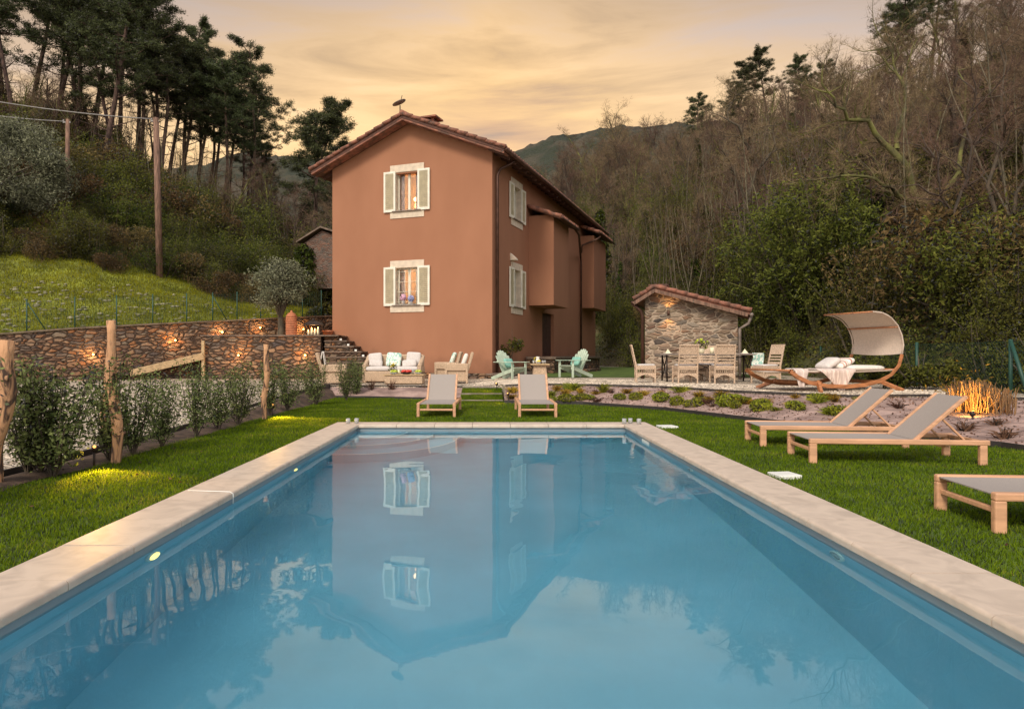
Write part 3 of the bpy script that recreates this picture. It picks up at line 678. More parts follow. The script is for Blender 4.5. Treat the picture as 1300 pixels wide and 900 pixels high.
# keep the upper hole under the eaves line of the rectangle
ZT = 7.62
fh2 = (fh2[0], fh2[1], hz(6.46), 7.54)
wall_holes(mb, (-WX, 0, ZB), EX, -EY, WX, ZT, [fh1, fh2], .35)
slope = (ZR-ZE)/(WX/2)
mb.quad((-WX, 0, ZT), (0, 0, ZT), (0, 0, ZE), (-WX, 0, ZE)); mb.Fc([mb.V((-WX, 0, ZE)), mb.V((0, 0, ZE)), mb.V((-WX/2, 0, ZR))])
wy = 2.67
sh1 = (wy-.45, wy+.45, hz(2.98), hz(4.42)); sh2 = (wy-.45, wy+.45, hz(6.34), hz(7.62)); dr = (6.15, 8.0, hz(1.08), hz(2.98))
wall_holes(mb, (0, 0, ZB), EY, EX, WY, ZE, [sh1, sh2, dr], .35)
mb.quad((-WX, 0, ZB), (-WX, WY, ZB), (-WX, WY, ZE), (-WX, 0, ZE)); mb.quad((-WX, WY, ZB), (0, WY, ZB), (0, WY, ZE), (-WX, WY, ZE))
mb.Fc([mb.V((-WX, WY, ZE)), mb.V((0, WY, ZE)), mb.V((-WX/2, WY, ZR))])
mb.build('wall', M['stucco'], house)
# plinth of rough stone
mb = HB(); mb.box(-WX-.05, .06, -.07, -.003, -.35, .18); mb.box(.003, .08, -.07, 4.5, -.35, .12); mb.build('plinth', M['wallstone'], house)
# stone platform below the door
mb = HB(); mb.box(.10, 1.25, 3.6, 12.2, -.2, .66); mb.box(.10, 1.7, 6.0, 8.6, -.2, .42); mb.box(.1, 2.1, 6.2, 8.4, -.2, .22); mb.build('platform', M['wallstone'], house)
mb = HB(); mb.box(.085, 1.32, 3.55, 12.25, .662, .76); mb.build('platform_slab', M['slabstone'], house, .01)
mb = HB(); mb.box(.1, .75, -.8, 2.4, -.2, .14); mb.build('low_step', M['wallstone'], house)
mb = HB(); mb.box(.09, .8, -.85, 2.45, .142, .2); mb.build('low_step_slab', M['slabstone'], house, .01)
# roof
def roof_side(sx, name='roof_slope'):
    """sx=+1: the slope over the right wall; -1: the left one"""
    x0 = -WX/2; xe = .62*1 if sx > 0 else -WX-.62; Le = abs(xe-x0)
    def zt_(x): return ZR + .16 - slope*abs(x-x0)
    mb = HB(); y0, y1 = -.5, WY+.4
    a = [(x0, y0, zt_(x0)), (xe, y0, zt_(xe))]
    mb.prism([(x0, y0, zt_(x0)), (xe, y0, zt_(xe)), (xe, y0, zt_(xe)-.10), (x0, y0, zt_(x0)-.10)], (0, y1-y0, 0))
    deck = mb.build(name, M['eave'], house)
    t = MB(); u = Vector((xe-x0, 0, zt_(xe)-zt_(x0))); Lu = u.length; u.normalize(); nrm = Vector((-u.z*1, 0, u.x)) if u.x > 0 else Vector((u.z, 0, -u.x))
    if nrm.z < 0: nrm = -nrm
    ny = int((y1-y0)/.235)
    for j in range(ny+1):
        y = y0 + .06 + j*.235; nseg = 10
        for k in range(nseg):
            s0 = Lu*k/nseg; s1 = Lu*(k+1)/nseg + .05; r0, r1 = .072, .092; jit = random.uniform(-.008, .008)
            A = Vector((x0, y+jit, zt_(x0))) + u*s0 + nrm*.02; B = Vector((x0, y+jit, zt_(x0))) + u*s1 + nrm*.035
            ra = []; rb = []
            for q in range(6):
                an = math.pi*q/5; ra.append(A + Vector((0, math.cos(an)*r0, 0)) + nrm*math.sin(an)*r0*.9); rb.append(B + Vector((0, math.cos(an)*r1, 0)) + nrm*math.sin(an)*r1*.9)
            t.m = 1 if random.random() < .3 else 0
            t.loft([ra, rb])
            if k == nseg-1: t.Fc([t.V(p_) for p_ in rb])
    t.build('tiles', [M['tile'], M['tile2']], deck)
    # verge row running up the gable, seen from the front
    t = MB(); nv = 11
    for k in range(nv):
        s0 = Lu*k/nv; s1 = Lu*(k+1)/nv + .04; A = Vector((x0, y0-.02, zt_(x0))) + u*s0 + nrm*.05; B = Vector((x0, y0-.02, zt_(x0))) + u*s1 + nrm*.075
        t.tube([A, B], [.055, .072], 10)
        t.m = k % 2
    t.build('verge_tiles', [M['tile'], M['tile']], deck)
    # under-verge brick course
    t = MB(); A = Vector((x0, y0, zt_(x0)-.055)); B = Vector((xe, y0, zt_(xe)-.055)); t.beam(A+Vector((0, .22, -.09)), B+Vector((0, .22, -.09)), .46, .055, (0, 0, 1)); t.build('verge_board', M['tile'], deck)
    # rafters under the eaves
    t = MB(); ex = .02 if sx > 0 else -WX-.02
    for j in range(28):
        y = -.35 + j*.63; t.beam((ex, y, zt_(ex)-.165), (xe-(.05*sx), y, zt_(xe-(.05*sx))-.165), .09, .11)
    t.build('rafters', M['eave'], deck)
    # gutter
    t = MB(); t.tube([(xe+.06*sx, y0, zt_(xe)-.03), (xe+.06*sx, y1, zt_(xe)-.03)], .075, 10); t.build('gutter', M['copper'], deck)
    return deck
roof_side(1); roof_side(-1)
t = MB()
for j in range(40):
    y = -.55 + j*.45; t.m = j % 2; t.tube([(-WX/2, y, ZR+.24), (-WX/2, y+.48, ZR+.255)], [.10, .125], 10)
t.build('ridge_tiles', [M['tile2'], M['tile']], house)
ch = HB(); ch.box(-3.2, -2.85, 1.2, 1.6, ZR-.3, ZR+.52); ch = ch.build('chimney', M['tile'], house, .02)
t = HB(); t.box(-3.34, -2.7, 1.05, 1.75, ZR+.56, ZR+.62); 
for x in (-3.18, -2.96): 
    for y in (1.22, 1.48): t.box(x, x+.08, y, y+.08, ZR+.52, ZR+.56)
t.build('chimney_cap', M['tile2'], ch)
# dish
t = HB(); t.tube([(-3.52, -.25, ZR+.15), (-3.52, -.25, ZR+.62)], .02, 6); dish = t.build('satellite_dish', M['iron'], house)
t = MB(); t.M = Matrix.Translation((-3.52, -.28, ZR+.66)) @ Matrix.Rotation(R(13), 4, 'X') @ Matrix.Rotation(R(-20), 4, 'Y'); t.lathe([(.02, .0), (.16, .02), (.26, .045), (.265, .06), (.16, .035), (.02, .015)], n=20); t.build('reflector', M['tabletop'], dish)
t = MB(); t.tube([(-3.52, -.28, ZR+.64), (-3.30, -.5, ZR+.86)], .012, 5); t.build('feed_arm', M['iron'], dish)

# windows
def louvre_shutter(mb, w, h, m):
    """shutter in local frame: x 0..w, z 0..h, thickness along -y"""
    f = .075
    mb.m = 0; mb.box(0, f, -.04, 0, 0, h); mb.box(w-f, w, -.04, 0, 0, h); mb.box(f, w-f, -.04, 0, 0, f+.02); mb.box(f, w-f, -.04, 0, h-f, h)
    n = int((h-2*f)/.075); mb.m = 1
    for k in range(n):
        z = f + .03 + (h-2*f-.03)*(k+.5)/n; mb.cbox((w/2, -.02, z), (w-2*f, .008, .066), Matrix.Rotation(R(30), 3, 'X'))
def window(org, rz, w, z0, z1, sh, upper, facade=True, first=None):
    """org: opening centre on wall plane; local -y is outward"""
    T = Matrix.Translation(org) @ Matrix.Rotation(rz, 4, 'Z'); h = z1-z0
    wr = bpy.data.objects.new('window', None); COL.objects.link(wr); wr.parent = house; wr.matrix_local = T @ Matrix.Translation((0, 0, z0))
    mb = MB(); s = .23; e_ = .028                                   # stone surround: lintel, sill and jambs, slightly proud
    mb.box(-w/2-s, w/2+s, -e_, -.002, h, h+.26); mb.box(-w/2-s, w/2+s, -e_, -.002, -.27, -.03)
    mb.box(-w/2-s, -w/2, -e_, -.002, -.03, h); mb.box(w/2, w/2+s, -e_, -.002, -.03, h); mb.box(-w/2+.001, -w/2+.012, -e_+.003, .17, .005, h-.012); mb.box(w/2-.012, w/2-.001, -e_+.003, .17, .005, h-.012); mb.box(-w/2+.001, w/2-.001, -e_+.003, .17, h-.012, h-.001); mb.build('surround', M['cream'], wr, .004)
    mb = MB(); mb.box(-w/2-.12, w/2+.12, -.10, .28, -.032, .004); mb.build('sill', M['tabletop'], wr, .006)
    mb = MB(); y = .17; f = .06                                      # casement
    mb.box(-w/2, -w/2+f, y, y+.05, 0.005, h); mb.box(w/2-f, w/2, y, y+.05, 0.005, h); mb.box(-w/2+f, w/2-f, y, y+.05, 0.005, f); mb.box(-w/2+f, w/2-f, y, y+.05, h-f, h)
    mb.box(-.045, .045, y-.004, y+.054, f, h-f)
    mb.build('frame', M['white'], wr, .004)
    mb = MB(); mb.box(-w/2+f, w/2-f, y+.022, y+.028, f, h-f); mb.build('pane', M['pane'], wr)
    mb = MB(); mb.M = Matrix.Translation((-w/2+.012-sh, -.035, -.03)); louvre_shutter(mb, sh, h+.06, 0); mb.build('shutter', [M['shutter'], M['louvre']], wr)
    mb = MB(); mb.M = Matrix.Translation((w/2-.012, -.035, -.03)) ; louvre_shutter(mb, sh, h+.06, 0); mb.build('shutter', [M['shutter'], M['louvre']], wr)
    # room behind
    mb = MB(); mb.quad((-1.0, 2.0, -.6), (1.0, 2.0, -.6), (1.0, 2.0, 1.75), (-1.0, 2.0, 1.75)); mb.quad((-1.0, .36, -.6), (-1.0, 2, -.6), (-1.0, 2, 1.75), (-1.0, .36, 1.75)); mb.quad((1.0, .36, -.6), (1.0, 2, -.6), (1.0, 2, 1.75), (1.0, .36, 1.75)); mb.quad((-1.0, .36, 1.75), (1.0, .36, 1.75), (1.0, 2, 1.75), (-1.0, 2, 1.75)); mb.quad((-1.0, .36, -.6), (1.0, .36, -.6), (1.0, 2, -.6), (-1.0, 2, -.6))
    mb.build('room', M['room'], wr)
    mb = MB()
    for s_ in ((-1, 1) if facade else (-1,)):
        x0 = s_*(w/2-.02); x1 = s_*(w/2-.24)
        rows = [[(lerp(x0, x1, k/16), .28 + .025*math.sin(k*1.9), z) for k in range(17)] for z in (.02, h-.02)]; mb.loft(rows)
    mb.build('curtain', M['curtain'], wr)
    if facade:
        mb = MB(); lx = .14 if not upper else -.05; lz = h*.55 if not upper else .28
        mb.lathe([(.15, 0), (.10, .24)] if not upper else [(.07, 0), (.05, .16)], (lx, .85, lz), 14); mb.build('lamp_shade', M['lampshade'], wr)
        point('lamp', (lx, .8, lz+.3), 70 if not upper else 60, (1, .60, .28), .08, wr)
    return wr
w1 = window((cxw, 0, 0), 0, .94, hz(2.98), hz(4.36), .49, False)
w2 = window((cxw, 0, 0), 0, .94, hz(6.46), ZT-.02, .49, True)
w3 = window((0, wy, 0), R(90), .90, hz(2.98), hz(4.42), .52, False, False)
w4 = window((0, wy, 0), R(90), .90, hz(6.34), hz(7.62), .52, True, False)
# grille on the lower facade window
mb = MB(); h_ = 1.38
for k in range(4): x = -.47 + .94*(k+.5)/4; mb.tube([(x, .06, 0), (x, .06, h_)], .009, 6)
for k in range(4): z = .12 + k*.37; mb.tube([(-.47, .06, z), (.47, .06, z)], .009, 6)
mb.build('grille', M['white'], w1)
# bays
def bay(y0, y1, p, z0, z1, zroof, name='bay'):
    mb = HB(); z1 = z1
    mb.box(.002, p, y0, y1, z0, z1); b_ = mb.build(name, M['stucco'], house)
    t = MB(); zi = zroof; zo = zroof-.36*(p+.42); a0 = y0-.22; a1 = y1+.22; xo = p+.34
    t.prism([(.003, a0, zi), (xo, a0, zo), (xo, a0, zo-.06), (.003, a0, zi-.06)], (0, a1-a0, 0)); t.build('bay_eave', M['eave'], b_)
    t = MB(); n = int((a1-a0)/.22)
    for j in range(n+1):
        y = a0+.03+j*(a1-a0-.06)/n
        for k in range(3):
            s0, s1 = k/3, (k+1)/3; A = Vector((lerp(.003, xo, s0), y, lerp(zi, zo, s0)+.02)); B = Vector((lerp(.003, xo+.03, s1), y, lerp(zi, zo, s1)+.045))
            t.m = random.randint(0, 1); t.tube([A, B], [.07, .09], 8)
    t.build('bay_tiles', [M['tile'], M['tile2']], b_)
    t = MB(); t.tube([(xo+.05, a0, zo-.02), (xo+.05, a1, zo-.02)], .055, 8); t.build('gutter', M['copper'], b_)
    return b_
b1_ = bay(4.19, 6.6, 1.06, hz(3.15), hz(6.80), hz(7.15)); b2_ = bay(13.3, 16.4, .72, hz(3.62), hz(7.45), hz(7.95))
# drainpipes
def pipe(pts, name='drainpipe'): 
    t = HB(); t.tube(pts, .05, 10); 
    return t.build(name, M['copper'], house)
ye = .62; 
pipe([(ye, .75, ZE-.15), (.45, .70, ZE-.30), (.16, .35, ZE-.55), (.09, .28, ZE-.8), (.09, .28, .05)])
pipe([(1.35, 6.5, hz(6.60)), (1.3, 7.5, hz(6.5)), (.12, 12.8, hz(6.3)), (.12, 12.9, hz(6.0)), (.12, 12.9, .3)])
pipe([(1.1, 13.2, hz(7.35)), (.9, 13.15, hz(7.2)), (.16, 12.95, hz(6.9)), (.12, 12.9, hz(6.5))])
# flue hood
t = HB(); t.M = Matrix.Translation((.0, 2.0, hz(4.72))); t.prism([(.0, -.12, -.02), (.26, -.12, -.02), (.22, -.12, .06), (0, -.12, .26)], (0, .24, 0)); t.build('vent_hood', M['cream'], house, .01)
# door
t = HB(); 
for k in range(2): t.box(-.20, -.14, 6.17+k*.92, 7.06+k*.92, hz(1.10), hz(2.96))
d_ = t.build('door', M['darkwood'], house, .006)
t = MB()
for k in range(2):
    for z in (1.25, 1.85, 2.45): t.box(-.14, -.125, 6.30+k*.92, 6.93+k*.92, hz(z), hz(z+.45))
t.build('door_panel', M['darkwood'], d_, .01)
t = MB(); t.tube([(-.13, 7.0, hz(2.0)), (-.07, 7.0, hz(2.0)), (-.07, 6.9, hz(2.0))], .012, 6); t.build('handle', M['copper'], d_)

# flowers in the lower window: two flower heads in jars on the sill
hm = house.matrix_basis.copy(); hm = Matrix.Translation((.11, 24, .3)) @ Matrix.Rotation(HR, 4, 'Z')
for dx, mm, lab in ((-.17, 'pink', 'pink and white flower head in a glass jar on the lower sill'), (.16, 'blue', 'blue flower head in a glass jar on the lower sill')):
    l = hm @ Vector((cxw+dx, .0, hz(2.98)+.006)); t_ = thing('flower_vase', lab, 'flowers', l)
    mb = MB(); mb.lathe([(.05, 0), (.055, .10), (.045, .16), (.035, .16)], n=12); mb.build('vase', M['glass'], t_)
    mb = MB()
    for q in range(60):
        v = Vector((random.gauss(0, 1), random.gauss(0, 1), random.gauss(0, 1))).normalized(); mb.pillow(Vector((0, 0, .27 if dx < 0 else .22))+v*.10, (.065, .065, .065), None, 1, 3)
    mb.build('blossom', M[mm], t_)

# ================= stone shed =================
sr = R(-20); so_ = Vector((4.86, 21.3, .4))
shed = thing('stone_shed', 'small mortared stone shed with low tiled roof behind the dining table', 'shed', so_, sr)
sw, sd_ = 2.72, 2.6; zl, zr_, za = 2.50, 2.02, 2.68
mb = MB(); xa = .32
mb.prism([(0, 0, -.2), (sw, 0, -.2), (sw, 0, zr_), (xa, 0, za), (0, 0, zl)], (0, sd_, 0)); mb.build('wall', M['shedstone'], shed)
def sroof():
    mb = MB(); y0, y1 = -.32, sd_+.3; xs_ = [(-.30, zl-.16), (xa, za+.04), (sw+.33, zr_-.10)]
    up = [Vector((x, y0, z+.09)) for x, z in xs_]; lo = [Vector((x, y0, z)) for x, z in xs_][::-1]
    mb.prism(up+lo, (0, y1-y0, 0)); r_ = mb.build('roof', M['tile'], shed)
    t = MB()
    for (a, b) in ((1, 2), (1, 0)):
        A = up[a]; B = up[b]; n = 9 if b == 2 else 3
        for j in range(14):
            y = (y1-y0)*j/13
            for k in range(n):
                t.m = random.randint(0, 1); p = A.lerp(B, k/n)+Vector((0, y, .03)); q = A.lerp(B, (k+1)/n+.02)+Vector((0, y, .065 if j else .05)); t.tube([p, q], [.055, .075], 8)
    t.build('roof_tiles', [M['tile'], M['tile']], r_)
    t = MB(); t.box(.16, .62, .1, .6, za+.1, za+.20); t.box(.10, .68, .05, .65, za+.202, za+.25); t.build('ridge_cap', M['tile'], r_, .01)
    t = MB(); t.beam(lo[0]+Vector((-.05, -.03, -.02)), lo[1]+Vector((0, -.03, -.02)), .05, .10); t.beam(lo[1]+Vector((0, -.03, -.02)), lo[2]+Vector((0, -.03, -.02)), .05, .10); t.build('barge_board', M['pole'], r_)
    for x in (-.34, sw+.38):
        t = MB(); z = zl-.15 if x < 0 else zr_-.10; t.tube([(x, y0, z), (x, y1, z)], .055, 8); t.build('gutter', M['copper'] if x < 0 else M['tabletop'], r_)
sroof()
t = MB(); t.tube([(-.34, -.2, zl-.18), (-.12, -.1, zl-.4), (-.07, -.06, zl-.55), (-.07, -.06, 0)], .055, 10); t.build('drainpipe', M['copper'], shed)
t = MB(); t.tube([(sw+.38, -.2, zr_-.12), (sw+.3, -.15, zr_-.35), (sw+.06, -.06, zr_-.5), (sw+.06, -.06, 0)], .045, 10); t.build('drainpipe', M['tabletop'], shed)
# up and down wall lamp
wl = thing('wall_lamp', 'lit lamp throwing orange light on the stone shed', 'wall lamp', shed.location + Matrix.Rotation(sr, 3, 'Z') @ Vector((.72, -.02, 2.02)), sr)
t = MB(); t.tube([(0, -.10, -.08), (0, -.10, .08)], .035, 10); t.box(-.02, .02, -.08, .01, -.02, .02); t.build('body', M['copper'], wl)
spot('up_beam', (0, -.12, .10), (0, 0, .6), 9, (1, .50, .16), 110, .02, wl); spot('down_beam', (0, -.12, -.10), (0, 0, -.6), 9, (1, .50, .16), 110, .02, wl)
for ob in wl.children:
    if ob.type == 'LIGHT':
        d = (Vector((0, .09, .5 if 'up' in ob.name else -.5))); ob.rotation_euler = (-d).to_track_quat('Z', 'Y').to_euler()

# old brick ruin left of the house
ru = thing('ruined_outbuilding', 'small old brick outbuilding with dark opening left of the house', 'outbuilding', Vector((PX(385, 38), 38, 2.4)), R(-10))
mb = MB(); mb.box(0, 3.2, 0, 3, 2.4, 4.9); mb.box(0, .25, 0, 3, 0, 2.4); mb.box(2.9, 3.2, 0, 3, 0, 2.4)
mb.Fc([mb.V((0, 0, 4.9)), mb.V((3.2, 0, 4.9)), mb.V((1.1, 0, 5.6))]); mb.build('wall', M['ruin'], ru)
mb = MB(); mb.box(.25, 2.9, 2.5, 2.6, 0, 2.4); mb.build('dark_interior', M['darkhole'], ru)
mb = MB(); mb.prism([(-.3, -.25, 4.95), (1.1, -.25, 5.72), (3.4, -.25, 4.95), (3.4, -.25, 5.03), (1.1, -.25, 5.82), (-.3, -.25, 5.03)], (0, 3.5, 0)); mb.build('roof', M['slabstone'], ru)

# right-hand chain-link fence
cf = thing('chain_link_fence', 'green chain-link fence at the foot of the right wood', 'fence', (10, 16, .35))
fo = Matrix.Translation((-10, -16, -.35))
fps = [P(1470, 505, 10.3), P(1283, 503, 13.0), P(1164, 495, 16.2), P(1084, 488, 20.0), P(1042, 484, 23.5), P(990, 477, 27)]
fps = [Vector((p.x, p.y, .36)) for p in fps]
for p in fps: mb = MB(); mb.M = fo; mb.tube([p-Vector((0, 0, .2)), p+Vector((0, 0, 1.08))], .035, 8); mb.build('post', M['green'], cf)
mb = MB(); mb.M = fo; mb.tube([fps[1]+Vector((0, 0, 1.05)), P(1305, 500, 12.4)], .035, 8); mb.build('brace', M['green'], cf)
mb = MB(); mb.M = fo
for A, B in zip(fps, fps[1:]):
    d = (B-A); Ln = d.length; n = int(Ln/.085); hh = 1.0; k_ = int(hh/.085)
    def cpt(s, z): return A + d*(s/Ln) + Vector((0, 0, .02+z))
    for k in range(-k_, n):
        s0 = max(0, k*.085); z0 = s0 - k*.085; s1 = min(Ln, k*.085+hh); z1 = s1-k*.085
        if s1 > s0: mb.beam(cpt(s0, z0), cpt(s1, z1), .0022, .0022); mb.beam(cpt(s0, hh-z0), cpt(s1, hh-z1), .0022, .0022)
    mb.beam(A+Vector((0, 0, 1.03)), B+Vector((0, 0, 1.03)), .006, .006)
mb.build('wire_mesh', M['green'], cf)
# ================= furniture =================
def lounger(loc, rz, label, ang=42, grp='grey and wood sun loungers'):
    """local: x across, y from foot to head, origin under the foot-end centre"""
    t = thing('sun_lounger', label, 'sun lounger', loc, rz, grp)
    w = .66; Lh = 1.76; h = .265; a = .058
    for s in (-1, 1):
        mb = MB(); mb.box(s*w/2-a/2, s*w/2+a/2, -.03, Lh, h-.055, h); mb.build('rail', M['teak'], t, .012)
        for y in (0, Lh-.07):
            mb = MB(); mb.box(s*w/2-a/2+.003, s*w/2+a/2-.003, y-.03, y+.045, 0, h-.052); mb.build('leg', M['teak'], t, .01)
    mb = MB(); mb.box(-w/2+.03, w/2-.03, -.01, .025, .125, .16); mb.build('crossbar', M['teak'], t, .006)
    mb = MB(); mb.box(-w/2+.03, w/2-.03, Lh-.06, Lh-.02, h-.05, h-.01); mb.build('crossbar', M['teak'], t, .006)
    yh = 1.05; Lb = .68; ca, sa = math.cos(R(ang)), math.sin(R(ang)); wi = w/2-a/2-.004
    rows = []
    for k in range(13):
        u = k/12; sag = .022*math.sin(math.pi*u); rows.append([(x*wi, -.02+u*(yh+.02), h-.012-sag*(1-x*x)) for x in (-1, -.6, -.2, .2, .6, 1)])
    mb = MB(); mb.slab(rows, (0, 0, .008)); mb.build('seat_sling', M['textil'], t)
    rows = []
    for k in range(9):
        u = k/8; rows.append([(x*(wi-.035), yh+.01+ca*Lb*u, h-.01+sa*Lb*u-.012*math.sin(math.pi*u)*(1-x*x)) for x in (-1, -.5, 0, .5, 1)])
    mb = MB(); mb.slab(rows, (0, 0, .008)); mb.build('back_sling', M['textil'], t)
    for s in (-1, 1):
        mb = MB(); x = s*(wi-.018); mb.beam((x, yh, h-.02), (x, yh+ca*(Lb+.02), h-.02+sa*(Lb+.02)), .035, .038, (1, 0, 0)); b_ = mb.build('back_rail', M['teak'], t, .006)
        mb = MB(); mb.beam((x*.93, yh+ca*Lb*.55, h-.03+sa*Lb*.55), (x*.93, yh+ca*Lb*.55+.27, h-.05), .02, .025, (1, 0, 0)); mb.build('strut', M['teak'], t, .004)
    mb = MB(); mb.box(-wi, wi, yh+.30, yh+.34, h-.09, h-.055); mb.build('crossbar', M['teak'], t, .004)
    return t
lounger((-.965, 12.46, 0), R(-1), 'grey sun lounger at the far pool end, directly in front of the house facade', 46)
lounger((.885, 12.46, 0), R(0), 'grey sun lounger at the far pool end, right of the grass steps', 46)
def lounger_r(x, y, lab): return lounger((x, y, 0), R(-90)-math.atan2(.15, 1.66), lab, 42)
lounger_r(3.44, 8.85, 'rearmost of three sun loungers on the right lawn, half hidden behind the middle one')
lounger_r(3.44, 7.54, 'middle sun lounger on the right lawn, grey back raised, fully in view')
lounger_r(3.30, 4.72, 'nearest sun lounger on the right lawn, cut off at the photo edge')

def sofa():
    t = thing('rattan_sofa', 'rattan three-seat sofa with pale cushions against the house facade', 'sofa', P(500, 489, 21.5).xy.to_3d() + Vector((0, 0, .27)), R(-3))
    w, d = 1.85, .8
    mb = MB(); mb.box(-w/2, w/2, -d/2, d/2, .04, .36); mb.build('base', M['rattan'], t, .03)
    for s in (-1, 1):
        mb = MB(); x = s*(w/2-.06)
        pts = [(x, -d/2+.02, .0), (x, -d/2+.0, .5), (x, -d/2+.1, .60), (x, 0, .66), (x, d/2-.1, .78)]
        mb.box(x-.06, x+.06, -d/2, d/2, .0, .50); mb.tube([(x, -d/2+.03, .50), (x, -d/4, .56), (x, d/8, .66), (x, d/2-.04, .82)], .07, 10); mb.build('arm', M['rattan'], t, .02)
    mb = MB(); mb.box(-w/2+.02, w/2-.02, d/2-.14, d/2, .3, .80); mb.tube([(-w/2+.06, d/2-.06, .82), (w/2-.06, d/2-.06, .82)], .065, 10); mb.build('backrest', M['rattan'], t, .02)
    for x in (-.42, .42): mb = MB(); mb.pillow((x, -.08, .43), (.82, .66, .17), None, .3, 8); mb.build('seat_cushion', M['cushion'], t)
    return t
sf = sofa(); sl = sf.location; sR = Matrix.Rotation(R(-3), 3, 'Z')
def cush(p, d, rot, m, lab):
    mb = MB(); mb.pillow((0, 0, 0), (d[0], d[2], d[1]), Matrix.Rotation(R(90), 3, 'X'), .42, 12); o = mb.build('cushion', M[m]); o.location = sl + sR @ Vector(p); o.rotation_euler = rot; tag(o, lab, 'cushion', 'cushions on the outdoor seats'); return o
cush((-.62, .15, .72), (.44, .16, .42), (R(-14), R(-6), R(-3)), 'cushion', 'large plain grey cushion at the left end of the sofa')
cush((-.02, .10, .72), (.48, .15, .46), (R(-18), R(4), R(-3)), 'mintcush', 'pale square cushion with faint mint pattern in the middle of the sofa')
cush((.60, .16, .74), (.46, .15, .44), (R(-12), R(3), R(-3)), 'cushion', 'large plain grey cushion at the right end of the sofa')
cush((-.56, -.05, .60), (.42, .14, .22), (R(-22), R(4), R(2)), 'cushion', 'small low bolster cushion on the left sofa seat')
cush((.50, -.02, .60), (.46, .15, .24), (R(-22), R(-5), R(-3)), 'cushion', 'small low bolster cushion on the right sofa seat')

ct = thing('coffee_table', 'low rattan coffee table with fruit and flowers in front of sofa', 'table', (PX(514, 20.3), 20.3, .26), R(-2)); 
mb = MB(); mb.box(-.56, .56, -.28, .28, .03, .27); mb.build('base', M['rattan'], ct, .02)
mb = MB(); mb.box(-.60, .60, -.31, .31, .272, .302); mb.build('tabletop', M['plank'], ct, .01)
tzc = .563
def on_ct(x, y): return ct.location + Matrix.Rotation(R(-2), 3, 'Z') @ Vector((x, y, .303))
def flowers(loc, label, petal, leafm='lightgreen', s=1.0, potm='candle'):
    t = thing('flower_pot', label, 'flowers', loc)
    mb = MB(); mb.lathe([(.05*s, 0), (.07*s, .10*s), (.062*s, .10*s)], n=14); mb.build('pot', M[potm], t)
    V = []; Fq = []
    for k in range(90):
        a = random.uniform(0, 6.28); r = random.uniform(.02, .14)*s; z = (.10+random.uniform(0, .16))*s; c = Vector((r*math.cos(a), r*math.sin(a), z)); i = len(V)
        u = Vector((random.gauss(0, 1), random.gauss(0, 1), random.gauss(0, 1))).normalized()*.03*s; v = u.orthogonal().normalized()*.014*s
        V += [c-u, c-v, c+u, c+v]; Fq.append((i, i+1, i+2, i+3))
    np_mesh('foliage', V, Fq, M[leafm], t)
    mb = MB()
    for k in range(16):
        a = random.uniform(0, 6.28); r = random.uniform(.0, .12)*s; mb.pillow((r*math.cos(a), r*math.sin(a), (.2+random.uniform(0, .1))*s), (.045*s, .045*s, .03*s), None, 1, 4)
    mb.build('blossom', M[petal], t)
    return t
flowers(on_ct(-.38, .06), 'green plant with yellow flowers on the coffee table', 'yellowp', s=1.1)
def bowl(loc, label, fm, bm, r=.1, n=9, fr=.04):
    t = thing('fruit_bowl', label, 'bowl', loc); mb = MB(); mb.lathe([(r*.4, 0), (r*.8, .03), (r, .06), (r*.95, .06), (r*.7, .03)], n=16); mb.build('bowl', M[bm], t)
    mb = MB()
    for k in range(n): a = k*2.4; q = r*.7*math.sqrt(k/n); mb.pillow((q*math.cos(a), q*math.sin(a), .075+.02*(k % 2)), (fr*2, fr*2, fr*1.8), None, 1, 6)
    mb.build('fruit', M[fm], t); return t
bowl(on_ct(-.30, -.18), 'bowl of green apples left on the coffee table, in front of the flowers', 'apple', 'glass', .13)
bowl(on_ct(.04, .0), 'dark tray of red watermelon slices on the coffee table', 'red', 'iron', .19, 14, .045)
bowl(on_ct(.40, -.02), 'bowl of green apples at the right end of the coffee table', 'apple', 'glass', .11)
def candle(loc, label, r=.035, h=.1, m='candle', cat='candle'):
    t = thing('candle', label, cat, loc); mb = MB(); mb.lathe([(r, 0), (r, h), (r*.8, h-.008)], n=14); mb.build('wax', M[m], t)
    mb = MB(); mb.tube([(0, 0, h-.01), (0, 0, h+.012)], .003, 4); mb.build('wick', M['iron'], t); return t
candle(on_ct(-.16, -.12), 'white pillar candle between apples and watermelon on the coffee table', .032, .14)
def tumbler(loc, label, m='yellowp', r=.035, h=.10, name='tumbler', cat='glass'):
    t = thing(name, label, cat, loc); mb = MB(); mb.lathe([(r*.8, 0), (r, h), (r*.92, h), (r*.74, .008)], n=14, cap=True); mb.build('glass', M['glass'], t)
    mb = MB(); mb.lathe([(r*.70, .01), (r*.82, h*.7)], n=14); mb.build('drink', M[m], t); return t
tumbler(on_ct(.24, .02), 'tall tumbler with yellow drink beside the red fruit', 'yellowp', .035, .15)

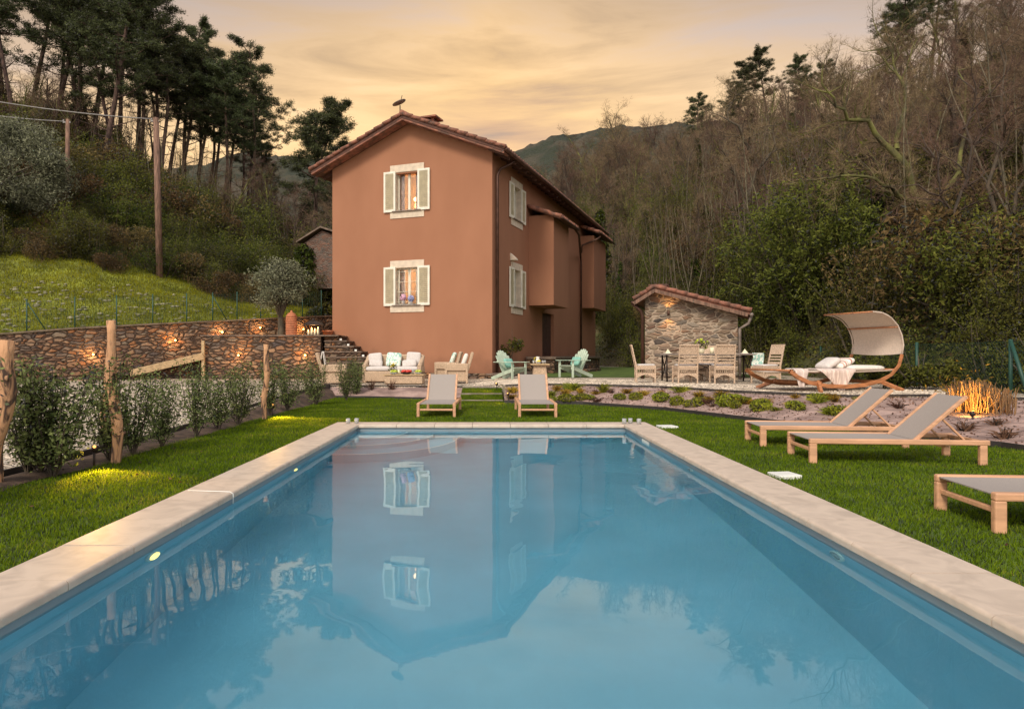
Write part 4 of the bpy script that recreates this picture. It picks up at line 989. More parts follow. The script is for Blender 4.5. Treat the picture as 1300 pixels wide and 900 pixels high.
def armchair(loc, rz, label, cm='cushion'):
    t = thing('rattan_armchair', label, 'armchair', loc, rz, 'rattan armchairs with pale cushions')
    mb = MB(); mb.box(-.33, .33, -.32, .34, .06, .38); mb.build('base', M['rattan'], t, .02)
    for s in (-1, 1):
        mb = MB(); mb.box(s*.33-.05, s*.33+.05, -.36, .34, .38, .60); mb.box(s*.33-.05, s*.33+.05, -.36, -.28, 0, .4); mb.box(s*.33-.05, s*.33+.05, .27, .34, 0, .4); mb.build('arm', M['rattan'], t, .02)
    mb = MB(); mb.M = Matrix.Translation((0, .32, .36)) @ Matrix.Rotation(R(-16), 4, 'X'); mb.box(-.33, .33, -.05, .04, 0, .60); mb.build('backrest', M['rattan'], t, .025)
    mb = MB(); mb.pillow((0, -.03, .44), (.58, .62, .15), None, .3, 8); mb.build('seat_cushion', M['cushion'], t)
    return t
a1 = armchair((PX(580, 20.9), 20.9, .28), R(-88), 'rattan armchair facing left toward the sofa, nearest the pool', 'mintcush')
a2 = armchair((PX(567, 22.3), 22.3, .30), R(-92), 'rattan armchair facing left, behind the nearer armchair')
a3 = armchair((PX(424, 20.2), 20.2, .26), R(100), 'rattan armchair partly hidden by the hedge, left of the sofa')
def cush2(a, p, d, rot, m, lab):
    mb = MB(); mb.pillow((0, 0, 0), (d[0], d[2], d[1]), Matrix.Rotation(R(90), 3, 'X'), .42, 12); o = mb.build('cushion', M[m]); Mx = Matrix.Translation(a.location) @ Matrix.Rotation(a.rotation_euler.z, 4, 'Z') @ Matrix.Translation(p) @ Matrix.Rotation(rot, 4, 'X')
    o.matrix_world = Mx; tag(o, lab, 'cushion', 'cushions on the outdoor seats')
cush2(a1, (0, .24, .70), (.46, .15, .42), R(-18), 'cushionw', 'white cushion leaning in the nearer rattan armchair')
cush2(a2, (0, .22, .72), (.46, .15, .42), R(-20), 'mintcush', 'mint patterned cushion leaning in the rear rattan armchair')
mb = MB(); rows = []
for i in range(12):
    r = []
    for j in range(8):
        u = i/11; v = j/7; r.append((-.3+.6*v, .36-.12*u+.02*math.sin(v*9), .98-.62*abs(u-.35)*1.0+.02*math.sin(v*13+u*3)))
    rows.append(r)
mb.slab(rows, (0, .012, .004)); o = mb.build('throw_blanket', M['cushionw']); o.location = a3.location; o.rotation_euler = a3.rotation_euler; tag(o, 'white blanket draped over the armchair behind the hedge', 'blanket')

def adirondack(loc, rz, label):
    t = thing('adirondack_chair', label, 'garden chair', loc, rz, 'mint green slatted garden chairs')   # faces -y
    for s in (-1, 1):
        mb = MB(); mb.beam((s*.27, -.36, .33), (s*.27, .55, .03), .025, .11, (0, 0, 1)); mb.build('side_rail', M['mint'], t, .005)
        mb = MB(); mb.box(s*.32-.045, s*.32+.045, -.36, -.335, 0, .54); mb.build('front_leg', M['mint'], t, .004)
        mb = MB(); mb.prism([(s*.20+s*.02, -.44, .54), (s*.42, -.44, .54), (s*.42, .0, .54), (s*.36, .40, .54), (s*.30, .42, .54), (s*.29, 0, .54)], (0, 0, .022)); mb.build('arm', M['mint'], t, .004)
    mb = MB()
    for k in range(5): y = -.37+k*.105; z = .375-.033*(k)*1.0; mb.cbox((0, y, z), (.56, .09, .02), Matrix.Rotation(R(-15), 3, 'X'))
    mb.build('seat', M['mint'], t, .003)
    hs = [.55, .66, .72, .74, .72, .66, .55]
    mb = MB(); mb.M = Matrix.Translation((0, .10, .22)) @ Matrix.Rotation(R(-24), 4, 'X')
    for k, hh in enumerate(hs):
        f = (k-3); x0 = f*.072; x1 = f*.092; w0, w1 = .031, .039
        n = 6; top = [(x1+w1*math.cos(math.pi*q/n), 0, hh+w1*math.sin(math.pi*q/n)) for q in range(n+1)]
        mb.prism([(x0-w0, 0, 0), (x0+w0, 0, 0)]+top, (0, .02, 0))
    mb.box(-.30, .30, .021, .05, .36, .42); mb.build('backrest', M['mint'], t, .003)
    mb = MB(); mb.M = Matrix.Translation((0, -.0, .42)) @ Matrix.Rotation(R(-24), 4, 'X'); mb.pillow((0, .02, .12), (.40, .30, .11), Matrix.Rotation(R(90), 3, 'X'), .42, 8); c_ = mb.build('cushion', M['mintdark']); c_.matrix_world = Matrix.Translation(loc) @ Matrix.Rotation(rz, 4, 'Z') @ c_.matrix_world
    return t, c_
A1, c1_ = adirondack((PX(648, 21.4), 21.4, .36), R(48), 'mint green garden chair facing right, left of the little pedestal table')
A2, c2_ = adirondack((PX(729, 22.2), 22.2, .41), R(-55), 'mint green garden chair facing left, right of the little pedestal table')
tag(c1_, 'teal cushion on the left mint garden chair', 'cushion'); tag(c2_, 'teal cushion on the right mint garden chair', 'cushion')
pt = thing('pedestal_table', 'small pale pedestal table between the two mint garden chairs', 'table', (PX(685, 21.9), 21.9, .38))
mb = MB(); mb.prism([(-.24, -.24, 0), (.24, -.24, 0), (.19, -.19, .43), (-.19, -.19, .43)], (0, .43, 0)); mb.build('pedestal', M['rattan'], pt, .015)
mb = MB(); mb.box(-.30, .30, -.30, .30, .432, .47); mb.build('tabletop', M['plank'], pt, .01)
def on_pt(x, y): return pt.location + Vector((x, y, .471))
jg = thing('jug', 'white jug with yellow lemons at its foot on the pedestal table', 'jug', on_pt(-.06, -.05))
mb = MB(); mb.lathe([(.05, 0), (.075, .05), (.07, .12), (.045, .18), (.055, .23), (.048, .23)], n=16); mb.build('body', M['cushionw'], jg)
mb = MB(); mb.tube([(-.05, 0, .2), (-.11, 0, .19), (-.12, 0, .12), (-.07, 0, .07)], .01, 6); mb.build('handle', M['yellowp'], jg)
for x, y, l in ((.10, -.08, 'front yellow glass on the pedestal table beside the jug'), (.17, .02, 'right-hand yellow glass on the pedestal table'), (-.20, -.1, 'yellow glass left of the jug on the pedestal table')): tumbler(on_pt(x, y), l, 'yellowp', .038, .11)
bowl(on_pt(-.03, -.17), 'little bowl of lemons in front of the white jug', 'yellowp', 'glass', .08, 5, .03)

# dining set
dt = thing('dining_table', 'long dark iron-legged dining table before the stone shed', 'table', (PX(896, 18.75), 18.75, .4), R(-3))
mb = MB(); mb.box(-1.32, 1.32, -.42, .42, .735, .775); mb.build('tabletop', M['tabletop'], dt, .008)
for x in (-1.12, 1.12):
    mb = MB(); mb.tube([(x, -.34, 0), (x, -.30, .73)], .022, 6); mb.tube([(x, .34, 0), (x, .30, .73)], .022, 6); mb.tube([(x, -.34, .04), (x, 0, .4), (x, .30, .70)], .014, 6); mb.tube([(x, .34, .04), (x, 0, .4), (x, -.30, .70)], .014, 6); mb.build('leg_frame', M['iron'], dt)
mb = MB(); mb.tube([(-1.12, 0, .70), (-.5, 0, .62), (0, 0, .40), (.5, 0, .62), (1.12, 0, .70)], .013, 6); mb.tube([(-1.12, 0, .12), (-.5, 0, .18), (0, 0, .40), (.5, 0, .18), (1.12, 0, .12)], .013, 6); mb.build('brace', M['iron'], dt)
def wchair(loc, rz, label):
    t = thing('wicker_dining_chair', label, 'dining chair', loc, rz, 'pale wicker dining chairs')   # faces -y (back at +y)
    w = .25
    for sx in (-1, 1):
        mb = MB(); mb.beam((sx*w, -.24, 0), (sx*w, -.24, .45), .035, .035); mb.build('leg', M['rattan2'], t, .006)
        mb = MB(); mb.beam((sx*w, .24, 0), (sx*w, .25, .45), .035, .035); mb.beam((sx*w, .25, .45), (sx*(w-.01), .37, 1.0), .035, .035); mb.build('back_post', M['rattan2'], t, .006)
    mb = MB(); mb.box(-w, w, -.25, .26, .40, .45); mb.build('seat', M['rattan2'], t, .01)
    mb = MB(); mb.pillow((0, -.01, .47), (.47, .48, .06), None, .3, 6); mb.build('seat_pad', M['cushion'], t)
    mb = MB(); rows = []
    for z0, z1 in ((.50, .56), (.60, .635), (.675, .71), (.75, .97)):
        p = Vector((0, .255+.12*(z0-.45)/.55, z0)); q = Vector((0, .255+.12*(z1-.45)/.55, z1)); mb.beam(p, q, .022, w*2-.03, (0, 1, 0)) if False else mb.slab([[(x, p.y, p.z) for x in (-w+.01, w-.01)], [(x, q.y, q.z) for x in (-w+.01, w-.01)]], (0, .02, 0))
    mb.beam((-w, .375, .99), (w, .375, .99), .04, .04); mb.build('backrest', M['rattan2'], t, .004)
    # skirt: openwork frieze with an arched lower edge, on all four sides
    mb = MB()
    for a in range(4):
        mb.M = Matrix.Rotation(R(90*a), 4, 'Z'); n = 10; rows = []
        top = [(-w+.0+2*w*k/n, -.245, .26) for k in range(n+1)]; bot = [(-w+2*w*k/n, -.245, .26-.04-.11*abs(2*k/n-1)**1.6) for k in range(n+1)]
        mb.slab([top, bot], (0, -.012, 0)); mb.box(-w, w, -.25, -.235, .36, .40)
        for k in range(9): x = -w+.03+(2*w-.06)*k/8; mb.beam((x-.018, -.24, .26), (x+.018, -.24, .36), .008, .008); mb.beam((x+.018, -.24, .26), (x-.018, -.24, .36), .008, .008)
    mb.build('skirt', M['rattan2'], t)
    return t
wchair((PX(869.5, 17.95), 17.95, .4), R(180+2), 'left wicker chair with its back to the pool at the dining table')
wchair((PX(916.5, 17.95), 17.95, .4), R(180-3), 'right wicker chair with its back to the pool at the dining table')
wchair((PX(819, 18.3), 18.3, .4), R(90-8), 'wicker chair at the left head of the dining table, seen from the side')
wchair((PX(972, 17.6), 17.6, .4), R(-90+14), 'wicker chair at the right head of the table, beside the hammock')
wchair((PX(884, 19.6), 19.6, .4), R(0), 'wicker chair on the far side of the table, at left, mostly hidden')
wchair((PX(904, 19.6), 19.6, .4), R(4), 'wicker chair on the far side of the table, at right, mostly hidden')
def on_dt(x, y): return dt.location + Matrix.Rotation(R(-3), 3, 'Z') @ Vector((x, y, .776))
flowers(on_dt(-.12, .0), 'round bunch of green and white flowers in the middle of the dining table', 'apple', 'lightgreen', 1.35)
candle(on_dt(.16, -.02), 'thick cream candle next to the flowers on the dining table', .06, .17, 'candle')
def napk(x, lab):
    o = thing('folded_napkin', lab, 'napkin', on_dt(x, -.1)); mb = MB(); mb.lathe([(.11, 0), (.11, .012)], n=18); mb.build('plate', M['cushionw'], o)
    mb = MB(); b0 = [(-.07, -.05, .014), (.07, -.05, .014), (.07, .05, .014), (-.07, .05, .014)]; i = [mb.V(p) for p in b0]; j = mb.V((0, 0, .13)); mb.Fc(i[::-1])
    for k in range(4): mb.Fc((i[k], i[(k+1) % 4], j))
    mb.build('napkin', M['candle'], o)
napk(-1.05, 'pointed cream napkin at the left end of the dining table'); napk(1.02, 'pointed cream napkin at the right end of the dining table')
mb = MB(); rows = [[(.30*u-.15+.02*math.sin(k), .02*math.cos(k*1.3+u*4), -.42*k/7) for u in (0, .3, .6, 1)] for k in range(8)]; mb.slab(rows, (0, .012, 0)); o = mb.build('hanging_cloth', M['mintcush']); o.location = dt.location + Vector((1.25, -.46, .79)); tag(o, 'mint cloth hanging from the right end of the dining table', 'cloth')

# hammock with canopy
ham = thing('canopy_hammock', 'curved larch wood hammock with arched beige canopy beside the chain-link fence', 'hammock', (7.22, 14.67, .4), math.atan2(.296, .955))
def arc(v, w=.055, h=.08):
    pts = [(-1.50, .42), (-1.32, .30), (-1.05, .19), (-.6, .11), (-.1, .09), (.4, .12), (.8, .2), (1.1, .33), (1.3, .52), (1.38, .75)]
    rows = []
    for i, (u, z) in enumerate(pts):
        a = pts[max(0, i-1)]; b = pts[min(len(pts)-1, i+1)]; d = Vector((b[0]-a[0], b[1]-a[1])).normalized(); n = Vector((-d.y, d.x))*(h/2 if i < 7 else h/2*.6)
        rows.append([(u+n.x, v-w/2, z+n.y), (u+n.x, v+w/2, z+n.y), (u-n.x, v+w/2, z-n.y), (u-n.x, v-w/2, z-n.y), (u+n.x, v-w/2, z+n.y)])
    return rows
CP = [(1.38, .75), (1.42, .95), (1.38, 1.15), (1.27, 1.36), (1.08, 1.53), (.85, 1.62), (.6, 1.64)]
for v in (-.66, .66):
    mb = MB(); mb.loft(arc(v), False); mb.build('side_beam', M['hamwood'], ham, .008)
    mb = MB(); mb.tube([(u, v, z) for u, z in CP], [.022, .018, .016, .014, .013, .012, .010], 8); mb.build('canopy_bow', M['canvas'], ham)
for u, s in ((-.75, -1), (.85, 1)):
    mb = MB()
    for v in (-1, 1): mb.beam((u, v*.60, .19), (u+s*.25, v*.95, .0), .08, .06, (1, 0, 0))
    mb.beam((u, -.66, .17), (u, .66, .17), .08, .07); mb.build('foot', M['hamwood'], ham, .008)
def smooth_pl(pl, n):
    o = []
    for i in range(len(pl)-1):
        p0 = pl[max(0, i-1)]; p1 = pl[i]; p2 = pl[i+1]; p3 = pl[min(len(pl)-1, i+2)]
        for k in range(n):
            t_ = k/n; o.append(tuple(.5*((2*p1[c])+(-p0[c]+p2[c])*t_+(2*p0[c]-5*p1[c]+4*p2[c]-p3[c])*t_*t_+(-p0[c]+3*p1[c]-3*p2[c]+p3[c])*t_**3) for c in (0, 1)))
    o.append(pl[-1]); return o
cps = smooth_pl(CP, 5)
mb = MB(); mb.slab([[(u+.01, v*.64, z+.02-.03*(1-v*v)) for v in (-1, -.6, -.2, .2, .6, 1)] for u, z in cps], (.006, 0, .006)); mb.build('canopy', M['canvas'], ham)
for u, z in ((1.27, 1.33), (.6, 1.64)): mb = MB(); mb.tube([(u-.01, -.66, z), (u-.01, .66, z)], .016, 8); mb.build('spreader', M['hamwood'], ham)
mb = MB(); rows = [[(-1.5+2.75*k/14, v*.56, .40+.03*(2*k/14-1)**2-.035*(1-v*v)) for v in (-1, -.5, 0, .5, 1)] for k in range(15)]; mb.slab(rows, (0, 0, .02)); mb.build('bed', M['canvas'], ham)
for x in (-1.5, 1.25): mb = MB(); mb.tube([(x, -.66, .43), (x, .66, .43)], .02, 8); mb.build('bed_bar', M['hamwood'], ham)
HM = Matrix.Translation((7.22, 14.67, .4)) @ Matrix.Rotation(math.atan2(.296, .955), 4, 'Z')
def onham(name, build, lab, cat, mm):
    mb = MB(); build(mb); o = mb.build(name, M[mm]); o.matrix_world = HM; tag(o, lab, cat)
onham('mattress', lambda mb: mb.pillow((.72, 0, .46), (.95, .95, .13), None, .35, 10), 'pale padded pillow-mattress at the head of the hammock', 'mattress', 'cushionw')
onham('cushion', lambda mb: mb.pillow((.02, -.05, .56), (.42, .42, .15), Matrix.Rotation(R(-28), 3, 'Y'), .5, 8), 'grey cushion propped on the hammock, left of the striped one', 'cushion', 'cushion')
onham('cushion', lambda mb: mb.pillow((.30, -.12, .56), (.44, .44, .14), Matrix.Rotation(R(-24), 3, 'Y'), .5, 8), 'white cushion with brown-red stripes propped on the hammock', 'cushion', 'stripe')
def throw1(mb):
    rows = []
    for i in range(14):
        t_ = i/13; r = []
        for j in range(9):
            q = j/8; u = -.78+.95*q+.10*t_; over = t_*.95
            if over < .35: p = (u, -.25-over, .455+.01*math.sin(q*14))
            else:
                d = over-.35; wdt = 1-.93*(d/.60)**.85; uc = -.18; p = (uc+(u-uc)*wdt, -.62-.03*math.sin(q*16), .44-d*.78)
            r.append(p)
        rows.append(r)
    mb.slab(rows, (0, .012, .008))
onham('throw_blanket', throw1, 'fringed pale throw hanging in a point off the middle of the hammock', 'blanket', 'thr')
def throw2(mb):
    rows = []
    for i in range(12):
        t_ = i/11; r = []
        for j in range(6):
            q = j/5; u = -1.36+.36*q; over = t_*.62
            p = (u+.05*t_, -.35-over, .46+.015*math.sin(q*12)) if over < .27 else (-1.2+(u+1.2)*(1-.6*(over-.27)/.35), -.64-.02*math.sin(q*11), .44-(over-.27)*.95)
            r.append(p)
        rows.append(r)
    mb.slab(rows, (0, .012, .008))
onham('throw_blanket', throw2, 'small pale cloth knotted over the left end of the hammock', 'blanket', 'thr')

# glass candle holders at the pool corners, lids on the lawn
def holder(x, y, lab, r=.035, h=.085):
    t = thing('glass_candle_holder', lab, 'candle holder', (x, y, .0415), 0, 'glass holders on the pool coping')
    mb = MB(); mb.lathe([(r, 0), (r, h), (r*.9, h), (r*.86, .012)], n=16, cap=True); mb.build('glass', M['glass'], t)
    mb = MB(); mb.lathe([(r*.6, .013), (r*.6, .035)], n=12); mb.build('wax', M['candle'], t)
holder(PXL-.19, PYF+.14, 'left glass candle holder on the far left pool corner'); holder(PXL-.06, PYF+.17, 'right glass candle holder on the far left pool corner')
holder(PXR+.02, PYF+.12, 'left glass candle holder on the far right pool corner'); holder(PXR+.13, PYF+.18, 'middle glass candle holder on the far right pool corner'); holder(PXR+.25, PYF+.1, 'right glass candle holder on the far right pool corner')
for px, py, w_, lab in ((996, 603, .22, 'white square skimmer lid in the grass near the right coping'), (847, 541.5, .26, 'white valve lid in the grass by the far right pool corner')):
    g = G(px, py, .02); mb = MB(); mb.box(-w_/2, w_/2, -w_/2, w_/2, -.03, .026); o = mb.build('valve_lid', M['plastic'], None, .006); o.location = (g.x, g.y, .01); o.rotation_euler.z = R(8); tag(o, lab, 'lid', 'white lids in the lawn')

# posts of the rustic fence
def post(base, top, r0, r1, lab, m='post', jag=.012, sleeve=False):
    base = Vector(base); top = Vector(top); n = 12; pts = []; rad = []; d = top-base
    for k in range(n+1):
        t_ = k/n; o_ = Vector((noise.noise(Vector((t_*2.2, base.y, 1))), noise.noise(Vector((t_*2.2, base.y, 7))), 0))*.045
        pts.append(base+d*t_+o_*math.sin(math.pi*min(1, t_+.1))*2.0); rad.append(lerp(r0, r1, t_)*(1+.30*noise.noise(Vector((t_*5, base.x, 3)))))
    t = thing('rustic_post', lab, 'post', base, 0, 'bark-stripped chestnut posts along the hedge')
    mb = MB(); mb.M = Matrix.Translation(-base); mb.tube(pts, rad, 14); 
    for q in range(3):
        k = random.randint(3, 10); a = random.uniform(0, 6.28); mb.tube([pts[k], pts[k]+Vector((math.cos(a)*(rad[k]+.02), math.sin(a)*(rad[k]+.02), .02))], [rad[k]*.5, rad[k]*.3], 8)
    mb.build('shaft', M[m], t)
    if sleeve: mb = MB(); mb.M = Matrix.Translation(-base); mb.tube([pts[0], pts[3]], r0*1.25, 12); mb.build('sleeve', M['iron'], t)
    return t
g = G(10, 618); post(g-Vector((0, 0, .1)) + Vector((-.12, 0, 0)), P(10, 432, g.y), .075, .062, 'thick stripped post at the photo left edge')
g = G(149, 588); post(g-Vector((0, 0, .1)), P(141, 407, g.y), .06, .045, 'tall knotty post leaning slightly, beside the largest hedge bush')
g = G(131, 572); post(g-Vector((0, 0, .1)), P(137, 470, g.y), .05, .04, 'shorter post in a black sleeve behind the tall knotty post', 'post', .01, True)
g = G(336, 531, .03); post(g-Vector((0, 0, .1)), P(338, 437, g.y), .05, .045, 'straight pale post among the hedge bushes before the lower wall')

# utility poles and cables
def upole(base, top, r, lab):
    base = Vector(base); t = thing('utility_pole', lab, 'utility pole', base)
    mb = MB(); mb.tube([(0, 0, -.5), Vector(top)-base], [r*1.25, r], 12); mb.build('pole', M['pole'], t)
    mb = MB(); tp = Vector(top)-base; mb.beam(tp+Vector((-.25, 0, -.15)), tp+Vector((.15, 0, -.15)), .06, .06); mb.lathe([(.04, 0), (.05, .05), (.03, .1)], tp+Vector((-.22, 0, -.12)), 8); mb.build('bracket', M['wire'], t); return Vector(top)
yb = 33; T1 = upole(Vector((PX(203, yb), yb, tz_at(203, yb)-.1)), P(198, 150, yb), .13, 'tall brown wooden pole standing on the grassy slope')
yb = 36.5; T2 = upole(Vector((PX(85, yb), yb, tz_at(85, yb)-.1)), P(86, 152, yb), .10, 'smaller pale pole farther back behind the large olive tree')
def cable(a, b, sag, lab, r=.018):
    mb = MB(); pts = [a.lerp(b, k/24)-Vector((0, 0, sag*4*(k/24)*(1-k/24))) for k in range(25)]; mb.tube(pts, r, 5); o = mb.build('overhead_cable', M['wire']); tag(o, lab, 'cable')
cable(T1-Vector((.2, 0, .05)), P(-420, 30, 24), .6, 'pale overhead cable running left from the tall brown pole', .028)
cable(T2-Vector((.2, 0, .1)), P(-300, 70, 36), .7, 'lower overhead cable running left from the farther pole', .022)

# terrace things by the stairs
pl = thing('brick_pillar', 'round-topped orange brick pillar beside the olive tree', 'pillar', P(370, 422, 25.3).xy.to_3d()+Vector((0, 0, 1.80)))
mb = MB()
for k in range(11): mb.lathe([(.20-.004*(k % 2), .0), (.21-.004*(k % 2), .01), (.21, .055), (.2, .06)], (0, 0, k*.065), 12)
mb.build('shaft', M['pot'], pl)
mb = MB(); mb.lathe([(.2, .715), (.19, .79), (.13, .87), (.05, .91), (.04, .96), (.01, .99)], n=14); mb.build('cap', M['pot'], pl)
ln = thing('candle_lantern', 'large dark glass lantern with lit candles on the upper terrace', 'lantern', P(398, 422, 25.6).xy.to_3d()+Vector((0, 0, 1.81)))
mb = MB(); mb.box(-.30, .30, -.22, .22, 0, .04); mb.prism([(-.33, -.25, .44), (.33, -.25, .44), (.12, -.1, .60), (-.12, -.1, .60)], (0, .5, 0))
for x in (-.28, .28):
    for y in (-.2, .2): mb.box(x-.012, x+.012, y-.012, y+.012, .04, .44)
mb.build('frame', M['iron'], ln); mb = MB(); mb.lathe([(.02, .6), (.1, .62), (.02, .70)], n=10); mb.build('handle', M['iron'], ln)
for x, h_ in ((-.18, .16), (-.06, .24), (.06, .20), (.18, .26)):
    mb = MB(); mb.lathe([(.04, .04), (.04, .04+h_)], (x, -.05, 0), 10); c_ = mb.build('candle', M['candle'], ln)
    mb = MB(); mb.lathe([(.012, .0), (.018, .025), (.002, .07)], (x, -.05, .045+h_), 8); mb.build('flame', M['flame'], c_)
point('glow', (0, -.05, .36), 7, (1, .5, .18), .12, ln)
wall_light(P(385.5, 418, 27.6), 'small lit spot between the brick pillar and the lantern')
tp_ = thing('terracotta_pot', 'plain terracotta pot at the left edge of the house facade', 'pot', P(416, 423, 26.2).xy.to_3d()+Vector((0, 0, 1.81)))
mb = MB(); mb.lathe([(.14, 0), (.2, .2), (.22, .2), (.22, .26), (.19, .26), (.18, .2)], n=18); mb.build('pot', M['pot'], tp_)
# ================= vegetation =================
def rand_unit(n):
    v = rng.normal(size=(n, 3)); return v/np.linalg.norm(v, axis=1, keepdims=True)
def leaf_quads(C, size, aspect=.5, flat=0.0):
    """rhombus leaves around centres C"""
    n = len(C); u = rand_unit(n); 
    if flat: u[:, 2] *= (1-flat); u /= np.linalg.norm(u, axis=1, keepdims=True)
    w = rand_unit(n); v = np.cross(u, w); v /= np.linalg.norm(v, axis=1, keepdims=True)
    s = (size*rng.uniform(.6, 1.35, n))[:, None]; a = C-u*s; b = C+v*s*aspect; c = C+u*s; d = C-v*s*aspect
    V = np.stack([a, b, c, d], 1).reshape(-1, 3); Fq = np.arange(4*n).reshape(-1, 4); return V, Fq
def blob_pts(n, c, r, hollow=.35):
    d = rand_unit(n); q = rng.uniform(hollow, 1, n)**(1/2.2); return np.array(c)+d*np.array(r)*q[:, None]
def needles(C, D, ln, w):
    """thin triangles from C along D"""
    n = len(C); v = np.cross(D, rand_unit(n)); v /= np.linalg.norm(v, axis=1, keepdims=True); v *= w
    V = np.stack([C-v, C+v, C+D*ln], 1).reshape(-1, 3); return V, np.arange(3*n).reshape(-1, 3)

# ---- bare tree ----
def bare_tree(seed, h=9.0, r=.14, spread=.55, lean=0.0, n1=11, twigs=7, crook=.2, start=.3, twlen=.40):
    rs = random.Random(seed); mb = MB(); TW = []
    def seg(p, d, r0, r1, ln, n, sides, up=.0, ck=crook):
        pts = [p]; rr = [r0]
        for k in range(n):
            d = (d + Vector((rs.gauss(0, 1), rs.gauss(0, 1), rs.gauss(0, 1)+up*3))*ck).normalized(); p = p + d*(ln/n); pts.append(p); rr.append(lerp(r0, r1, (k+1)/n))
        mb.tube(pts, rr, sides, False); return pts, rr, d
    T, Tr, td = seg(Vector((0, 0, -.3)), Vector((lean, 0, 1)).normalized(), r, r*.35, h*.8, 9, 7, .1, crook*.5)
    for i in range(n1):
        f = lerp(start, 1.0, (i+.5*rs.random())/n1); k = min(len(T)-2, int(f*(len(T)-1))); p = T[k].lerp(T[k+1], f*(len(T)-1)-k); rb = Tr[k]*.55
        a = i*2.4+rs.uniform(-.5, .5); el = rs.uniform(.35, 1.0); d = Vector((math.cos(a)*spread, math.sin(a)*spread, .45*el+.25)).normalized(); ln = h*rs.uniform(.26, .42)*(1.15-.55*f)
        B, Br, bd = seg(p, d, rb, rb*.3, ln, 5, 5, .12)
        for j in range(9):
            g = .2+.8*(j+rs.random())/9; k2 = min(4, int(g*5)); q = B[k2].lerp(B[k2+1], min(1, g*5-k2)); d2 = (bd*.6 + Vector((rs.gauss(0, 1), rs.gauss(0, 1), rs.gauss(.35, .7)))).normalized(); l2 = ln*rs.uniform(.25, .5)
            C, Cr, cd = seg(q, d2, max(.007, Br[k2]*.5), .004, l2, 3, 3, .12, crook*1.3)
            for m_ in range(twigs):
                g3 = .15+.85*rs.random(); k3 = min(2, int(g3*3)); TW.append((C[k3].lerp(C[k3+1], min(1, g3*3-k3)), (cd*.7+Vector((rs.gauss(0, 1), rs.gauss(0, 1), rs.gauss(.45, .7)))*.75).normalized()))
    C = np.array([tuple(a) for a, b in TW]); D = np.array([tuple(b) for a, b in TW]); 
    # every twig forks into three finer ones
    reps = [needles(C, D, twlen, .0055)]
    for k in range(8):
        D2 = D+rand_unit(len(D))*.9; D2 /= np.linalg.norm(D2, axis=1, keepdims=True); C2 = C+D*(twlen*rng.uniform(.1, .9, len(D)))[:, None]; reps.append(needles(C2, D2, twlen*.6, .0045))
    V = []; Fq = []; o = 0
    for v, f in reps: V.append(v); Fq.append(f+o); o += len(v)
    return mb, np.concatenate(V), np.concatenate(Fq), T, Tr
def make_bare(name, label, cat, seed, mt='twig', bk='bark', ivy=0, **kw):
    mb, V, Fq, T, Tr = bare_tree(seed, **kw); t = thing(name, label, cat); 
    mb.build('trunk', M[bk], t); np_mesh('twigs', V, Fq, M[mt], t)
    if ivy:
        C = []
        for i in range(len(T)-1):
            if i/len(T) > ivy: break
            for q in range(6):
                p = T[i].lerp(T[i+1], q/6); rr = .35*(1-.5*i/len(T))+.1*random.random(); C.append(blob_pts(60, p, (rr, rr, .4), .1))
        V, Fq = leaf_quads(np.concatenate(C), .085, .6); np_mesh('ivy', V, Fq, M['ivy'], t)
    return t
LB = 'bare grey-brown deciduous tree in the dense wood on the hillside'
GB = 'bare deciduous trees of the hillside wood'
LI = 'ivy-clad bare tree in the dense wood on the hillside'; GI = 'ivy-clad bare trees of the hillside wood'
FAR = (0, -300, -80)
bares = [make_bare('bare_tree', LB, 'tree', s, h=hh, n1=n, spread=sp, crook=ck, start=st, bk='mossbark' if s in (2, 5) else 'bark') for s, hh, n, sp, ck, st in ((1, 9, 11, .55, .16, .30), (2, 10, 12, .45, .13, .35), (3, 8, 11, .7, .2, .22), (4, 10.5, 12, .4, .12, .42), (5, 8.5, 10, .6, .18, .25))]
ivies = [make_bare('ivy_clad_tree', LI, 'tree', 20+k, ivy=iv, h=9, spread=.5) for k, iv in enumerate((.55, .8))]
